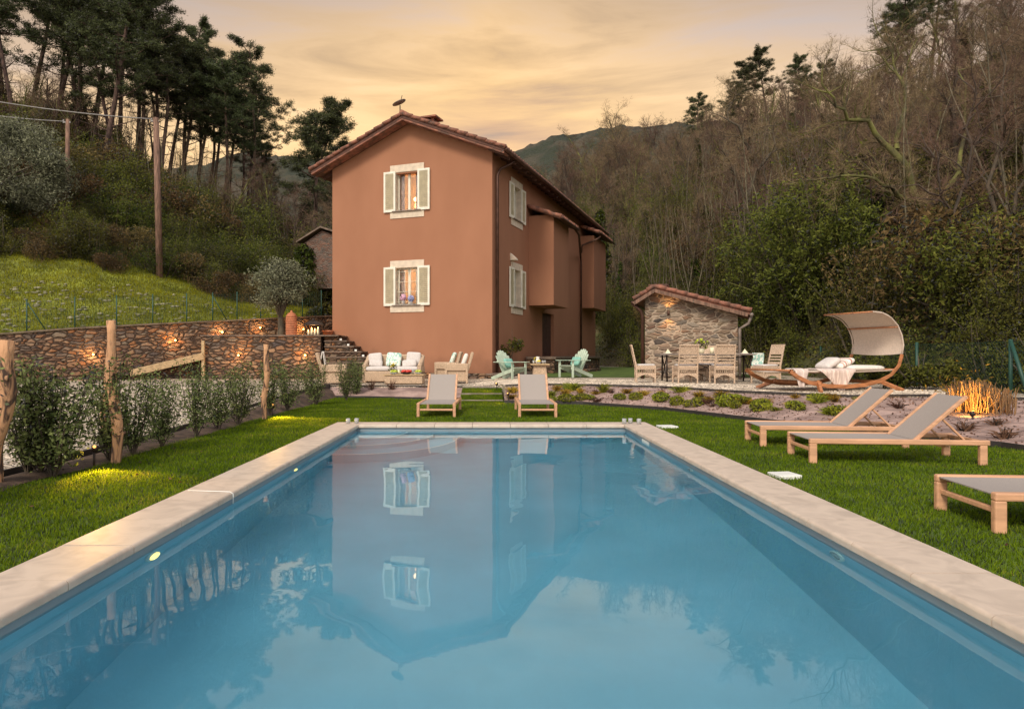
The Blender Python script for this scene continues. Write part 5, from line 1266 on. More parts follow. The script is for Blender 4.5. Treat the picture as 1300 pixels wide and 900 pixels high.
# ---- pine ----
def make_pine(seed, label, h=14, lean=.08, crown=.45, wide=1.0, dens=1.0):
    rs = random.Random(seed); mb = MB(); n = 12; T = []; p = Vector((0, 0, -.4)); d = Vector((lean, 0, 1)).normalized()
    rr = []
    for k in range(n+1):
        T.append(p); rr.append(lerp(.19, .04, (k/n)**.9)); d = (d+Vector((rs.gauss(0, .035), rs.gauss(0, .035), .02))).normalized(); p = p+d*(h/n)
    mb.tube(T, rr, 8, False); PF = []
    nb = int(19*dens)
    for i in range(nb+7):
        dead = i >= nb
        f = rs.uniform(crown*.45, crown) if dead else lerp(crown, 1.0, (i/nb)**.85)
        k = min(n-1, int(f*n)); p = T[k].lerp(T[k+1], f*n-k); a = i*2.4+rs.uniform(-.4, .4); ln = h*.21*wide*rs.uniform(.55, 1.15)*(1.15-.75*((f-crown)/(1.001-crown)) if not dead else .55); dd = Vector((math.cos(a), math.sin(a), .12+.5*max(0, f-.6))).normalized()
        pts = [p]; q = p
        for s in range(4): dd = (dd+Vector((rs.gauss(0, .18), rs.gauss(0, .18), .09))).normalized(); q = q+dd*ln/4; pts.append(q)
        mb.tube(pts, [.05, .035, .025, .016, .01], 4, False)
        if dead: continue
        for s in range(1, 5):
            for m_ in range(5 if s > 1 else 1):
                c = pts[s]+Vector((rs.gauss(0, .42), rs.gauss(0, .42), rs.gauss(.12, .20)))*ln*.36; PF.append(c); 
                if m_ < 2: mb.tube([pts[s-1].lerp(pts[s], .5), c], [.014, .006], 3, False)
    t = thing('pine_tree', label, 'pine tree', FAR); mb.build('trunk', M['pinebark'], t)
    Vs = []; Fs = []; o = 0
    for c in PF:
        nn = 75; dd = rand_unit(nn); dd[:, 2] = np.abs(dd[:, 2])*.9-.15; dd /= np.linalg.norm(dd, axis=1, keepdims=True)
        base = np.array(c)+rng.normal(size=(nn, 3))*np.array((.13, .13, .08)); v, f = needles(base, dd, .20*rs.uniform(.8, 1.2), .020); Vs.append(v); Fs.append(f+o); o += len(v)
    np_mesh('crown', np.concatenate(Vs), np.concatenate(Fs), M['needle'], t); return t
LP_ = 'tall dark pine with bare trunk on the left hillside'; GP = 'tall pines of the left hillside'
pines = [make_pine(s, LP_, h, ln, cr, w_, dn) for s, h, ln, cr, w_, dn in ((31, 14, .10, .52, 1.0, 1.0), (32, 15, .05, .60, .9, .9), (33, 13, .22, .50, 1.0, 1.1), (34, 12, .16, .42, 1.25, 1.2))]
# ---- leafy shrub / evergreen ----
def leafy(name, label, cat, r, h, n, size, m, seed, nb=9, stems=6, asp=.5, bm='bark'):
    global rng
    rs = random.Random(seed); t = thing(name, label, cat, FAR); C = []
    mb = MB()
    for i in range(nb):
        a = rs.uniform(0, 6.28); q = r*.62*math.sqrt(rs.random()); z = h*rs.uniform(.12, .86); sz = r*rs.uniform(.28, .55)*(1.1-.45*z/h); c = (q*math.cos(a), q*math.sin(a), z)
        C.append(blob_pts(n//nb, c, (sz, sz, min(sz, h*.35)), .3))
        if i < stems: mb.tube([(c[0]*.15, c[1]*.15, -.2), (c[0]*.5, c[1]*.5, z*.5), c], [.05*r*.6, .035*r*.6, .01], 5, False)
    mb.build('stems', M[bm], t)
    V, Fq = leaf_quads(np.concatenate(C), size, asp); np_mesh('foliage', V, Fq, M[m], t); return t
LE = 'dark evergreen bush in the undergrowth of the hillside'; GE = 'evergreen bushes of the hillside undergrowth'
def airy(name, label, cat, r, h, n, size, m, seed, ns=16, bm='bark', asp=.45, low=.12, curl=.38):
    rs = random.Random(seed); mb = MB(); t = thing(name, label, cat, FAR); C = []
    for k in range(ns):
        a = rs.uniform(0, 6.28); q = r*math.sqrt(rs.random()); tip = Vector((q*math.cos(a), q*math.sin(a), h*rs.uniform(.45, 1.0)*(1.08-.35*q/r))); b0 = Vector((tip.x*.3, tip.y*.3, -.2)); mid = b0.lerp(tip, .5)+Vector((rs.gauss(0, .12), rs.gauss(0, .12), .1))
        mb.tube([b0, mid, tip], [.045, .028, .008], 4, False)
        m_ = n//ns//10
        for s in range(m_):
            f = rs.uniform(low, 1.04); p = b0.lerp(mid, f*2) if f < .5 else mid.lerp(tip, f*2-1); c = np.array(p)+rng.normal(size=3)*curl*(1.15-.6*f)*min(1, r/1.5); C.append(c+rng.normal(size=(10, 3))*np.array((.11, .11, .07)))
    mb.build('trunk', M[bm], t); V, Fq = leaf_quads(np.concatenate(C), size, asp); np_mesh('foliage', V, Fq, M[m], t); return t
evers = [airy('evergreen_bush', LE, 'bush', rr, hh, int(nn*.8), .046, mm, 40+k, ns) for k, (rr, hh, nn, ns, mm) in enumerate(((1.7, 2.6, 9000, 18, 'ever'), (1.3, 3.6, 9000, 15, 'ever'), (1.9, 2.2, 9000, 20, 'ivy'), (1.5, 3.2, 8000, 16, 'lightgreen')))]
LG = 'tall ivy-green evergreen tree among the bare trees'; GG = 'evergreen trees among the bare trees'
greens = [airy('evergreen_tree', LG, 'tree', rr, hh, 9000, .050, mm, 60+k, 17, 'mossbark', curl=.45) for k, (rr, hh, mm) in enumerate(((1.6, 7.0, 'ever'), (2.3, 5.6, 'lightgreen'), (2.0, 6.4, 'lightgreen')))]
LS = 'brown bramble thicket on the hillside'; GS = 'brown bramble thickets'
scrubs = [leafy('bramble_thicket', LS, 'bush', 1.9, 1.9, 8000, .06, 'scrub', 50+k, 12, 10, .3) for k in range(2)]
# fine upright saplings: thin whips
def make_sapling(seed):
    rs = random.Random(seed); mb = MB(); t = thing('bare_sapling', 'thin bare upright sapling in front of the hillside wood', 'sapling', FAR); TW = []
    for k in range(4):
        a = rs.uniform(0, 6.28); p = Vector((math.cos(a)*.3, math.sin(a)*.3, -.2)); d = Vector((rs.gauss(0, .12), rs.gauss(0, .12), 1)).normalized(); pts = [p]
        for s in range(8): d = (d+Vector((rs.gauss(0, .06), rs.gauss(0, .06), .03))).normalized(); p = p+d*rs.uniform(.6, .95); pts.append(p); 
        mb.tube(pts, [lerp(.04, .008, i/8) for i in range(9)], 4, False)
        for s in range(2, 9):
            for q in range(5): TW.append((pts[s].lerp(pts[s-1], rs.random()), (Vector((rs.gauss(0, 1), rs.gauss(0, 1), 1.2))).normalized()))
    mb.build('trunk', M['palebark'], t)
    C = np.array([tuple(a) for a, b in TW]); D = np.array([tuple(b) for a, b in TW]); V1, F1 = needles(C, D, .7, .0045); C2 = np.repeat(C+D*.3, 3, 0); D2 = np.repeat(D, 3, 0); D2 = D2+rand_unit(len(D2))*.8; V2, F2 = needles(C2, D2, .35, .003)
    np_mesh('twigs', np.concatenate([V1, V2]), np.concatenate([F1, F2+len(V1)]), M['twig'], t); return t
saps = [make_sapling(70), make_sapling(71)]
used = set()
def put(lst, px, y, s=1.0, label=None, group=None, rz=None, tilt=0.0, dz=0.0, sink=0.0):
    src = random.choice(lst); rz = random.uniform(0, 6.28) if rz is None else rz
    x = PX(px, y); loc = (x, y, tz_at(px, y)+dz-sink)
    if src.name not in used:
        used.add(src.name); r = src; r.location = loc; r.scale = (s,)*3
        if label: r['label'] = label
        if group: r['group'] = group
    else: r = dup(src, loc, 0, label, group, s)
    r.rotation_euler = (random.gauss(0, .04), random.gauss(0, .04)+tilt, rz); return r
def xy_ok(px, y):                                    # keep clear of the house, shed and fence
    x = PX(px, y)
    if -8 < x < 7.8 and 20 < y < 43: return False
    if 10.3 > x > -5 and y < 28: return False
    return True
def scatter(lst, n, pxr, fr, s, label, group, sink=0.0, tilt=0.0):
    """n things between depth fractions fr of the slope foot..ridge"""
    k = 0; tries = 0
    while k < n and tries < n*6:
        tries += 1; px = random.uniform(*pxr); pr = prof(px); y0 = pr[0][0]; y1 = pr[3][0]; u = random.random(); y = lerp(y0, y1, lerp(fr[0], fr[1], u))
        if not xy_ok(px, y): continue
        put(lst, px, y, random.uniform(*s), label, group, sink=sink, tilt=tilt); k += 1
# right hillside
scatter(bares, 105, (690, 1480), (.16, .8), (.55, .92), LB, GB)
scatter(bares, 75, (690, 1400), (.72, 1.02), (.75, 1.05), LB, GB)
scatter(bares, 26, (640, 800), (.5, 1.05), (.8, 1.2), LB, GB)
scatter(ivies, 55, (700, 1420), (.08, .75), (.6, .9), LI, GI)
scatter(saps, 76, (740, 1060), (.02, .45), (.7, 1.3), 'thin bare upright sapling in front of the hillside wood', 'thin bare saplings before the wood')
scatter(saps, 12, (1060, 1340), (.1, .45), (.7, 1.1), 'thin bare upright sapling in front of the hillside wood', 'thin bare saplings before the wood')
scatter(ivies, 12, (1050, 1400), (.15, .5), (.6, .85), LI, GI)
scatter(evers, 44, (770, 1080), (.0, .28), (.6, 1.1), LE, GE, .2)
scatter(evers, 34, (1080, 1480), (.0, .12), (.5, .9), LE, GE, .2)
scatter(greens, 38, (700, 1090), (.03, .55), (.7, 1.1), LG, GG, .2)
scatter(greens, 7, (1090, 1420), (.15, .6), (.6, .9), LG, GG, .2)
scatter(scrubs, 70, (760, 1450), (.05, .9), (.9, 1.6), LS, GS, .3)
# behind the house and left of it
scatter(bares, 30, (330, 640), (.35, .95), (.6, .95), LB, GB)
scatter(evers, 26, (300, 620), (.32, .8), (.9, 1.5), LE, GE, .2)
# left hillside undergrowth
scatter(evers, 56, (-100, 430), (.205, .34), (.45, .85), LE, GE, .2)
scatter(scrubs, 22, (-100, 430), (.20, .34), (.5, .8), LS, GS, .2)
scatter(scrubs, 80, (-250, 440), (.36, .98), (.9, 1.6), LS, GS, .3)
scatter(evers, 46, (60, 430), (.34, .50), (.7, 1.15), LE, GE, .2)
scatter(evers, 72, (-200, 440), (.36, .80), (.8, 1.5), LE, GE, .2)
scatter(bares, 42, (-250, 430), (.5, 1.0), (.45, .8), LB, GB)
scatter(saps, 26, (-150, 430), (.45, .9), (.7, 1.1), 'thin bare upright sapling on the left hillside', 'thin bare saplings on the left hillside')
scatter(greens, 6, (-100, 330), (.5, .75), (.6, .8), LG, GG)
# left pines: (px, depth, scale, turn) ; turn 0 leans right
for px, y, s, rz, k in ((-150, 50, 1.2, 1, 0), (-90, 54, 1.2, 2, 1), (-40, 50, 1.2, 0, 3), (5, 56, 1.15, 3, 0), (40, 57, 1.2, .4, 3), (75, 60, 1.1, .3, 1), (128, 47, 1.3, .2, 3), (100, 58, 1.15, 5, 2), (150, 60, 1.15, .3, 1), (178, 61, 1.1, 1, 0), (188, 55, 1.15, .1, 2), (214, 62, 1.05, .2, 3), (232, 63, 1.1, .5, 1), (250, 64, 1.0, 6, 0), (262, 64, 1.0, .2, 2), (278, 57, 1.1, .05, 2), (288, 64, 1.02, 6.1, 1), (300, 65, .95, .2, 2), (312, 66, .92, 0, 1), (60, 49, 1.2, 1.3, 3), (155, 50, 1.1, 4, 3), (20, 46, 1.1, 2.5, 0), (115, 52, 1.15, .3, 0), (200, 53, 1.05, .5, 0), (225, 57, 1.05, .2, 3), (245, 59, 1.0, .1, 2), (268, 61, 1.0, .4, 0), (170, 56, 1.1, 6.1, 2), (90, 50, 1.15, .1, 2), (-60, 52, 1.1, .6, 0), (-200, 48, 1.2, 0, 3), (-270, 44, 1.2, 1, 1), (325, 68, .75, .2, 2), (205, 66, 1.1, 2, 0)):
    src = pines[k]; loc = (PX(px, y), y, tz_at(px, y)-.3)
    if src.name not in used: used.add(src.name); r = src; r.location = loc; r.scale = (s,)*3
    else: r = dup(src, loc, 0, LP_, GP, s)
    r['label'] = LP_; r['group'] = GP; r.rotation_euler = (0, 0, rz)
r = make_pine(36, 'slender pine leaning right beside the house roof, left of the gable', 12, .36, .62, .9, .8); r.location = (PX(356, 58), 58, tz_at(356, 58)-.3); r.scale = (1.25,)*3
r = make_pine(37, 'bushy pine with dense low crown just left of the house roof', 10, .18, .35, 1.3, 1.1); r.location = (PX(392, 52), 52, tz_at(392, 52)-.2); r.scale = (1.2,)*3
r = make_pine(38, 'tallest open-crowned pine against the golden sky on the left', 15.5, .17, .48, 1.0, 1.15); r.location = (PX(312, 59), 59, tz_at(312, 59)-.3); r.scale = (1.1,)*3
# ridge pines on the right
for px, f, s in ((892, .95, .85), (930, .97, 1.0), (950, .93, .8), (975, .98, .95), (1010, .98, .7), (1025, .95, .8), (1150, .9, 1.0), (1125, .97, .85), (1180, .95, 1.0), (1060, .98, .7)):
    pr = prof(px); y = pr[3][0]*f; loc = (PX(px, y), y, tz_at(px, y)-.3+1.0*s); r = dup(random.choice(pines[2:]), loc, 0, 'dark pine rising among bare trees along the right ridge', 'pines along the right ridge', s*.95); r.rotation_euler = (0, 0, random.uniform(0, 6))
# distant bare trees standing out against the sky
for px, y in ((735, 112), (750, 110), (764, 108), (776, 110), (790, 106), (800, 108), (815, 104), (830, 102), (718, 114), (845, 100)):
    r = dup(random.choice(bares), (PX(px, y), y, tz_at(px, y)-.2), random.uniform(0, 6), 'bare tree silhouetted against the golden sky above the distant hill', 'bare trees against the sky', random.uniform(1.15, 1.5))

# feature trees on the right: limbs drawn one by one, then branched
def limb_tree(name, label, y, limbs, mt, bk='mossbark', seed=1, ntw=9):
    """limbs: list of (points as (px, py, depth offset), r0, r1)"""
    rs = random.Random(seed); px0 = limbs[0][0][0][0]; z0 = tz_at(px0, y)-.3; org = Vector((PX(px0, y), y, z0)); mb = MB(); TW = []
    t = thing(name, label, 'tree', org)
    def wig(pts, r0, r1):
        o = []
        for a, b in zip(pts, pts[1:]):
            for k in range(3): o.append(a.lerp(b, k/3)+Vector((rs.gauss(0, 1), rs.gauss(0, 1), rs.gauss(0, 1)))*min(.09, (b-a).length*.05))
        o.append(pts[-1]); mb.tube(o, [lerp(r0, r1, i/(len(o)-1)) for i in range(len(o))], 7, False); return o
    for i, (pts, r0, r1) in enumerate(limbs):
        W_ = [P(p[0], p[1], y+p[2])-org for p in pts]
        if i == 0: W_[0] = Vector((0, 0, 0))
        pl_ = wig(W_, r0, r1); n = len(pl_)
        for q in range(int(n*1.3)):
            k = rs.randint(max(1, n//3 if i == 0 else 1), n-1); p = pl_[k]; d = (pl_[k]-pl_[k-1]).normalized(); d = (d*.5+Vector((rs.gauss(0, .8), rs.gauss(0, .9), rs.gauss(.35, .6)))).normalized(); ln = rs.uniform(.8, 2.0); sp = [p]
            for s_ in range(5): d = (d+Vector((rs.gauss(0, .3), rs.gauss(0, .3), rs.gauss(.06, .25)))).normalized(); p = p+d*ln/5; sp.append(p)
            mb.tube(sp, [.03, .024, .018, .012, .008, .005], 4, False)
            for s_ in range(1, 6):
                for _ in range(ntw): TW.append((sp[s_].lerp(sp[s_-1], rs.random()), (d+Vector((rs.gauss(0, 1), rs.gauss(0, 1), rs.gauss(.3, .8)))).normalized()))
    mb.build('trunk', M[bk], t); C = np.array([tuple(a) for a, b in TW]); D = np.array([tuple(b) for a, b in TW])
    v1, f1 = needles(C, D, .38, .005); C2 = np.repeat(C+D*.2, 4, 0); D2 = np.repeat(D, 4, 0)+rand_unit(len(C2))*.9; v2, f2 = needles(C2, D2, .24, .0035)
    np_mesh('twigs', np.concatenate([v1, v2]), np.concatenate([f1, f2+len(v1)]), M[mt], t); return t
limb_tree('mossy_tree', 'crooked mossy tree whose bare limbs reach up and left on the right hillside', 23, [
    ([(1187, 430, 0), (1180, 370, 0), (1174, 300, .2), (1168, 262, .3), (1130, 192, .1), (1102, 156, 0), (1072, 142, -.3), (1052, 118, -.5)], .20, .03),
    ([(1168, 262, .3), (1130, 240, -.4), (1098, 222, -.8), (1050, 226, -1.2)], .10, .02),
    ([(1130, 192, .1), (1152, 130, .6), (1140, 90, .8), (1128, 60, 1.0)], .09, .02),
    ([(1174, 300, .2), (1215, 220, .8), (1228, 150, 1.2), (1216, 90, 1.5)], .11, .02)], 'twig', 'mossbark', 3)
limb_tree('twisted_tree', 'dark twisting bare tree left of the crooked mossy one', 34, [
    ([(950, 300, 0), (948, 255, 0), (962, 215, .3), (945, 180, 0), (925, 150, -.4), (935, 120, 0)], .15, .02),
    ([(948, 255, 0), (925, 205, -.5), (915, 190, -.8)], .07, .02), ([(962, 215, .3), (985, 190, .8), (978, 160, 1)], .08, .02)], 'twig', 'bark', 5)
limb_tree('slim_tree', 'pale slim-trunked bare tree leaning right near the right photo edge', 18, [
    ([(1196, 440, 0), (1200, 370, 0), (1214, 290, .2), (1228, 190, .4), (1240, 120, .6)], .07, .015),
    ([(1214, 290, .2), (1196, 250, -.3), (1186, 200, -.5)], .035, .01)], 'twig', 'bark', 8, 6)
limb_tree('slim_tree', 'double-stemmed bare tree at the far right photo edge', 20, [
    ([(1278, 430, 0), (1270, 340, 0), (1262, 230, .3), (1276, 150, .4), (1268, 60, .6)], .09, .02),
    ([(1272, 360, 0), (1290, 280, .4), (1310, 190, .5), (1300, 100, .8)], .07, .02)], 'twig', 'bark', 9, 6)
# light green feathery tree above the hammock
def feathery(loc, label, h=6.5, r=2.6, n=16000, m='lightgreen', size=.07):
    rs = random.Random(5); mb = MB(); t = thing('feathery_tree', label, 'tree', loc); C = []
    for k in range(15):
        a = rs.uniform(0, 6.28); q = r*rs.uniform(.3, 1); tip = Vector((q*math.cos(a), q*math.sin(a), h*rs.uniform(.35, 1.0)*(1.1-.4*q/r))); mid = tip*.5+Vector((0, 0, h*.12)); pts = [Vector((0, 0, -.2)), mid, tip]; mb.tube(pts, [.06, .035, .01], 5, False)
        for s in range(n//15//12):
            f = rs.uniform(.25, 1.05); p = pts[1].lerp(pts[2], f) if f > .5 else pts[0].lerp(pts[1], f*2); cc = np.array(p)+rng.normal(size=(1, 3))*.38; d = rand_unit(1); C.append(cc+d*rng.uniform(0, .5, (12, 1))+rng.normal(size=(12, 3))*.05)
    mb.build('trunk', M['mossbark'], t); V, Fq = leaf_quads(np.concatenate(C), size, .35); np_mesh('foliage', V, Fq, M[m], t); return t
feathery((PX(1035, 25), 25, tz_at(1035, 25)), 'feathery yellow-green tree above the hammock canopy', 7.0, 2.8, 20000)
feathery((PX(1000, 27), 27, tz_at(1000, 27)), 'feathery yellow-green tree just right of the stone shed', 5.5, 2.4, 14000)
feathery((PX(1275, 17), 17, tz_at(1275, 17)), 'low leafy green tree overhanging the fence at the right edge', 2.6, 2.4, 9000, 'lightgreen', .06)
feathery((PX(1135, 28), 28, tz_at(1135, 28)), 'feathery green tree behind the canopy top, right of the taller one', 5.0, 2.6, 12000, 'ever')
# conifer beside the house
t = thing('conifer', 'narrow dark conifer right of the house bays', 'conifer', (PX(762, 52), 52, tz_at(762, 52)-.2)); mb = MB(); mb.tube([(0, 0, 0), (0, 0, 8.6)], [.16, .02], 8, False); C = []
for k in range(220):
    z = 8.4*(k/220)**.9+.3; rr = (8.9-z)*.20; a = k*2.4; C.append(np.array([(rr*q*math.cos(a), rr*q*math.sin(a), z-.25*q*rr) for q in np.linspace(.15, 1, 5)]).repeat(9, 0)+rng.normal(size=(45, 3))*.13)
mb.build('trunk', M['bark'], t); V, Fq = leaf_quads(np.concatenate(C), .13, .4); np_mesh('foliage', V, Fq, M['ivy'], t)
# big olive at left, small olive by the pillar
def olive(loc, label, h, r, n, size, tr, z0=.35, sd=9, cs=.55):
    rs = random.Random(sd); t = thing('olive_tree', label, 'olive tree', loc); mb = MB(); C = []
    mb.tube([(0, 0, -.2), (.05*h*.3, 0, h*.15), (0, .03, h*.32)], [tr*1.25, tr, tr*.8], 10, False)
    for k in range(34):
        a = rs.uniform(0, 6.28); e_ = rs.uniform(-.15, 1); q = r*math.sqrt(max(0, 1-e_*e_*.8))*rs.uniform(.45, .92); p = Vector((q*math.cos(a), q*math.sin(a), h*(z0+.14)+max(-.12, e_)*h*.48)); 
        if k < 14: mb.tube([(0, 0, h*.3), (p.x*.4, p.y*.4, lerp(h*.3, p.z, .6)), p], [tr*.5, tr*.25, .01], 5, False)
        sz = r*cs*rs.uniform(.5, .8); m_ = n//34; d = rand_unit(m_); cc = np.array(p)+d*(sz*rng.uniform(.2, 1.25, m_)**.8)[:, None]*np.array((1, 1, .8)); C.append(cc)
    mb.build('trunk', M['bark'], t); V, Fq = leaf_quads(np.concatenate(C), size, .26); np_mesh('crown', V, Fq, M['olive'], t); return t
olive((PX(-8, 33), 33, tz_at(-8, 33)-.3), 'large grey-green olive tree at the left photo edge', 6.6, 3.3, 42000, .08, .22, .20, 9, .42)
olive((PX(356, 25.6), 25.6, 1.75), 'small clipped olive tree on the upper terrace by the brick pillar', 2.5, 1.05, 15000, .055, .13, .48, 12)
# bushes on the left slope
for px, y, s, lst, lab in ((150, 36, .85, evers, 'round green bush right of the large olive tree'), (245, 38, .9, evers, 'green bush right of the tall brown pole'), (275, 38, 1.0, evers, 'dense evergreen bush above the rear stone wall'), (300, 40, 1.2, evers, 'largest dark evergreen mass left of the brick outbuilding'), (100, 37, .7, scrubs, 'reddish scrub under the large olive tree'), (330, 41, 1.0, evers, 'dark bush close to the brick outbuilding'), (262, 35.5, .55, evers, 'small grey-green bush on the slope edge above the wall'), (132, 35, .5, scrubs, 'low brown scrub patch on the bright grass slope'), (180, 37, .8, evers, 'dark bush directly left of the tall brown pole'), (30, 36.5, .8, scrubs, 'brown bush growing under the left half of the large olive'), (70, 39, .8, evers, 'green bush behind the trunk of the large olive tree')):
    put(lst, px, y, s, lab, 'bushes on the left slope', sink=.15)
# ivy on the ruin
C = np.concatenate([blob_pts(900, (.1, -.1, z), (.7, .35, .9), .1) for z in (2.0, 3.0, 4.0)]); V, Fq = leaf_quads(C, .1, .6); o = np_mesh('ivy', V, Fq, M['ivy'], ru)
C = blob_pts(2500, (0, 0, .7), (.8, .6, .9), .2); V, Fq = leaf_quads(C, .08, .5); o = np_mesh('evergreen_shrub', V, Fq, M['ever']); o.location = (PX(409, 29.5), 29.5, 1.8); tag(o, 'green shrub squeezed between brick outbuilding and house corner', 'shrub')

# undergrowth: what nobody could count
def undergrowth(name, n, pxr, fr, size, m, zr=(0, .6), lab=''):
    px = rng.uniform(*pxr, n); C = []
    for p in px:
        pr = prof(p); y = lerp(pr[0][0], pr[3][0], random.uniform(*fr)); 
        if not xy_ok(p, y): continue
        C.append((PX(p, y), y, tz_at(p, y)+random.uniform(*zr)**1.5))
    V, Fq = leaf_quads(np.array(C), size, .5); o = np_mesh(name, V, Fq, M[m]); o['kind'] = 'stuff'; tag(o, lab, 'undergrowth')
undergrowth('undergrowth', 80000, (760, 1500), (0, .28), .055, 'ever', (0, .9), 'low green undergrowth along the foot of the right wood')
undergrowth('leaf_litter', 70000, (700, 1500), (.02, 1.0), .085, 'scrub', (0, .4), 'dead leaves and brambles over the right wood floor')
undergrowth('dry_scrub', 40000, (-300, 450), (.30, 1.0), .09, 'scrub', (0, .7), 'dead leaves and brambles over the left hillside')

# meadow grass on the left slope
def meadow(n):
    C = []; 
    for p, u in zip(rng.uniform(-250, 440, n), rng.uniform(0, 1, n)):
        pr = prof(p); y = lerp(pr[0][0], pr[1][0]+4.5, u); C.append((PX(p, y), y, tz_at(p, y)-.02))
    C = np.array(C); D = rng.normal(size=(n, 3))*.35; D[:, 2] = 1; D /= np.linalg.norm(D, axis=1, keepdims=True)
    V, Fq = needles(C, D, .14, .014); o = np_mesh('meadow_grass', V, Fq, M['blade2']); o['kind'] = 'stuff'; tag(o, 'rough bright grass covering the left slope', 'grass')
meadow(120000)
# pale stones on the slope (countless)
mb = MB()
for k in range(420):
    px = random.uniform(-120, 390); pr = prof(px); y = lerp(pr[0][0], pr[1][0], random.uniform(.03, .62)); s = random.uniform(.05, .13)
    mb.pillow((PX(px, y), y, tz_at(px, y)+.02), (s*2, s*1.4, s), Matrix.Rotation(random.uniform(0, 3), 3, 'Z'), .8, 3)
o = mb.build('slope_stones', M['rockw']); o['kind'] = 'stuff'; tag(o, 'pale lichen-covered stones scattered over the grassy slope', 'stones')

# ---- laurel hedge along the left ----
def hedge_bush(r, h, n, seed):
    rs = random.Random(seed); mb = MB(); C = []; t = thing('laurel_bush', 'x', 'bush', FAR, 0, 'young laurel bushes in a row along the left lawn')
    for k in range(13):
        a = rs.uniform(0, 6.28); q = r*rs.uniform(.2, 1.0); tip = Vector((q*math.cos(a), q*math.sin(a), h*rs.uniform(.6, 1.05))); pts = [Vector((0, 0, -.05)), Vector((tip.x*.6, tip.y*.6, tip.z*.45)), tip]; mb.tube(pts, [.009, .006, .003], 4, False)
        for s in range(n//13):
            f = rs.uniform(.22, 1.02); p = pts[0].lerp(pts[1], f*2) if f < .5 else pts[1].lerp(pts[2], f*2-1); C.append(np.array(p)+rng.normal(size=3)*np.array((.055, .055, .035)))
    mb.build('stems', M['bark'], t); V, Fq = leaf_quads(np.array(C), .021, .42); np_mesh('foliage', V, Fq, M['hedge'], t); return t
hb = [hedge_bush(.38, 1.0, 3300, 91), hedge_bush(.32, 1.06, 2700, 92), hedge_bush(.34, .92, 2900, 93)]
hspots = [(-60, 640, 1.05), (36, 601, .9), (76, 603, 1.12), (52, 600, 1.0), (178, 583, 1.0), (205, 575, .95), (232, 565, .85), (262, 553, .95), (292, 545, .9), (311, 538, .95), (350, 527, .95), (372, 521, 1.0), (402, 513, 1.0), (440, 507, .95), (452, 503, 1.0)]
hl = ['laurel bush cut off by the left photo edge', 'laurel bush touching the thick stripped post at the left edge', 'broadest laurel bush, between the thick post and the tall knotty post', 'laurel bush rising behind the broadest one', 'dark laurel bush just right of the tall knotty post', 'second laurel bush right of the tall knotty post', 'third laurel bush right of the tall knotty post', 'fourth laurel bush right of the tall knotty post', 'fifth laurel bush right of the tall knotty post', 'laurel bush touching the straight pale post, on its left', 'laurel bush touching the straight pale post, on its right', 'second laurel bush right of the straight pale post', 'third laurel bush right of the straight pale post', 'laurel bush before the blanket-covered armchair', 'laurel bush at the far end of the hedge, next to the sofa']
for i, ((px, py, s), lb) in enumerate(zip(hspots, hl)):
    if py == 0: x, y = -4.15, 5.2
    else: g = G(px, py, .03); x, y = g.x, g.y; x = min(-4.05, max(-4.4, x)) if py > 520 else x
    src = hb[i % 3] if i else hb[0]
    if src.name not in used: used.add(src.name); r = src; r.location = (x, y, .03); r['label'] = lb; r.scale = (s,)*3
    else: r = dup(src, (x, y, .03), 0, lb, None, s)
    r.rotation_euler = (0, 0, random.uniform(0, 6))
# climbing plant at the house corner
t = thing('climbing_shrub', 'leafy shrub on stakes beside the house corner drainpipe', 'shrub', (PX(643, 25.2), 25.0, .5)); mb = MB(); C = []
for k in range(9):
    a = random.uniform(0, 6.28); tip = Vector((math.cos(a)*.45, math.sin(a)*.2, random.uniform(.6, 1.05))); mb.tube([(0, 0, -.1), (tip.x*.3, tip.y*.3, tip.z*.5), tip], [.012, .009, .004], 4, False); C.append(blob_pts(90, tip, (.24, .2, .24), .1))
mb.tube([(-.15, 0, 0), (-.17, 0, 1.7)], .008, 4); mb.tube([(.2, 0, 0), (.2, 0, 1.6)], .008, 4); mb.build('stems', M['bark'], t); V, Fq = leaf_quads(np.concatenate(C), .05, .5); np_mesh('foliage', V, Fq, M['lightgreen'], t)

# ---- bed plants ----
def tuft(name, label, m, n, h, spread, grp, w=.006, up=.6):
    t = thing(name, label, 'plant', FAR, 0, grp); C = rng.normal(size=(n, 3))*np.array((.03, .03, 0)); D = rng.normal(size=(n, 3))*spread; D[:, 2] = up; D /= np.linalg.norm(D, axis=1, keepdims=True)
    # bent blades: two pieces
    v = np.cross(D, rand_unit(n)); v /= np.linalg.norm(v, axis=1, keepdims=True); v *= w; hh = (h*rng.uniform(.6, 1.1, n))[:, None]; mid = C+D*hh*.6; D2 = D*np.array((1.5, 1.5, .35)); tip = mid+D2*hh*.5
    V = np.stack([C-v, C+v, mid+v, mid-v, tip], 1).reshape(-1, 3); Fq = []
    base = np.arange(n)*5; q = np.stack([base, base+1, base+2, base+3], 1); r3 = np.stack([base+3, base+2, base+4, base+4], 1)
    mb = MB(); mb.v = [tuple(a) for a in V]; mb.f = [tuple(int(x) for x in a) for a in q]+[tuple(int(x) for x in a[:3]) for a in r3]; mb.mi = [0]*len(mb.f); mb.smf = [False]*len(mb.f)
    mb.build('blades', M[m], t); return t
def mound(name, label, m, r, h, n, size, grp):
    t = thing(name, label, 'plant', FAR, 0, grp); C = blob_pts(n, (0, 0, h*.35), (r, r*.7, h*.6), .4); V, Fq = leaf_quads(C, size, .4); np_mesh('foliage', V, Fq, M[m], t)
    mb = MB(); [mb.tube([(0, 0, 0), (random.uniform(-r, r)*.6, random.uniform(-r, r)*.4, h*.5)], .004, 4) for _ in range(6)]; mb.build('stems', M['bark'], t); return t
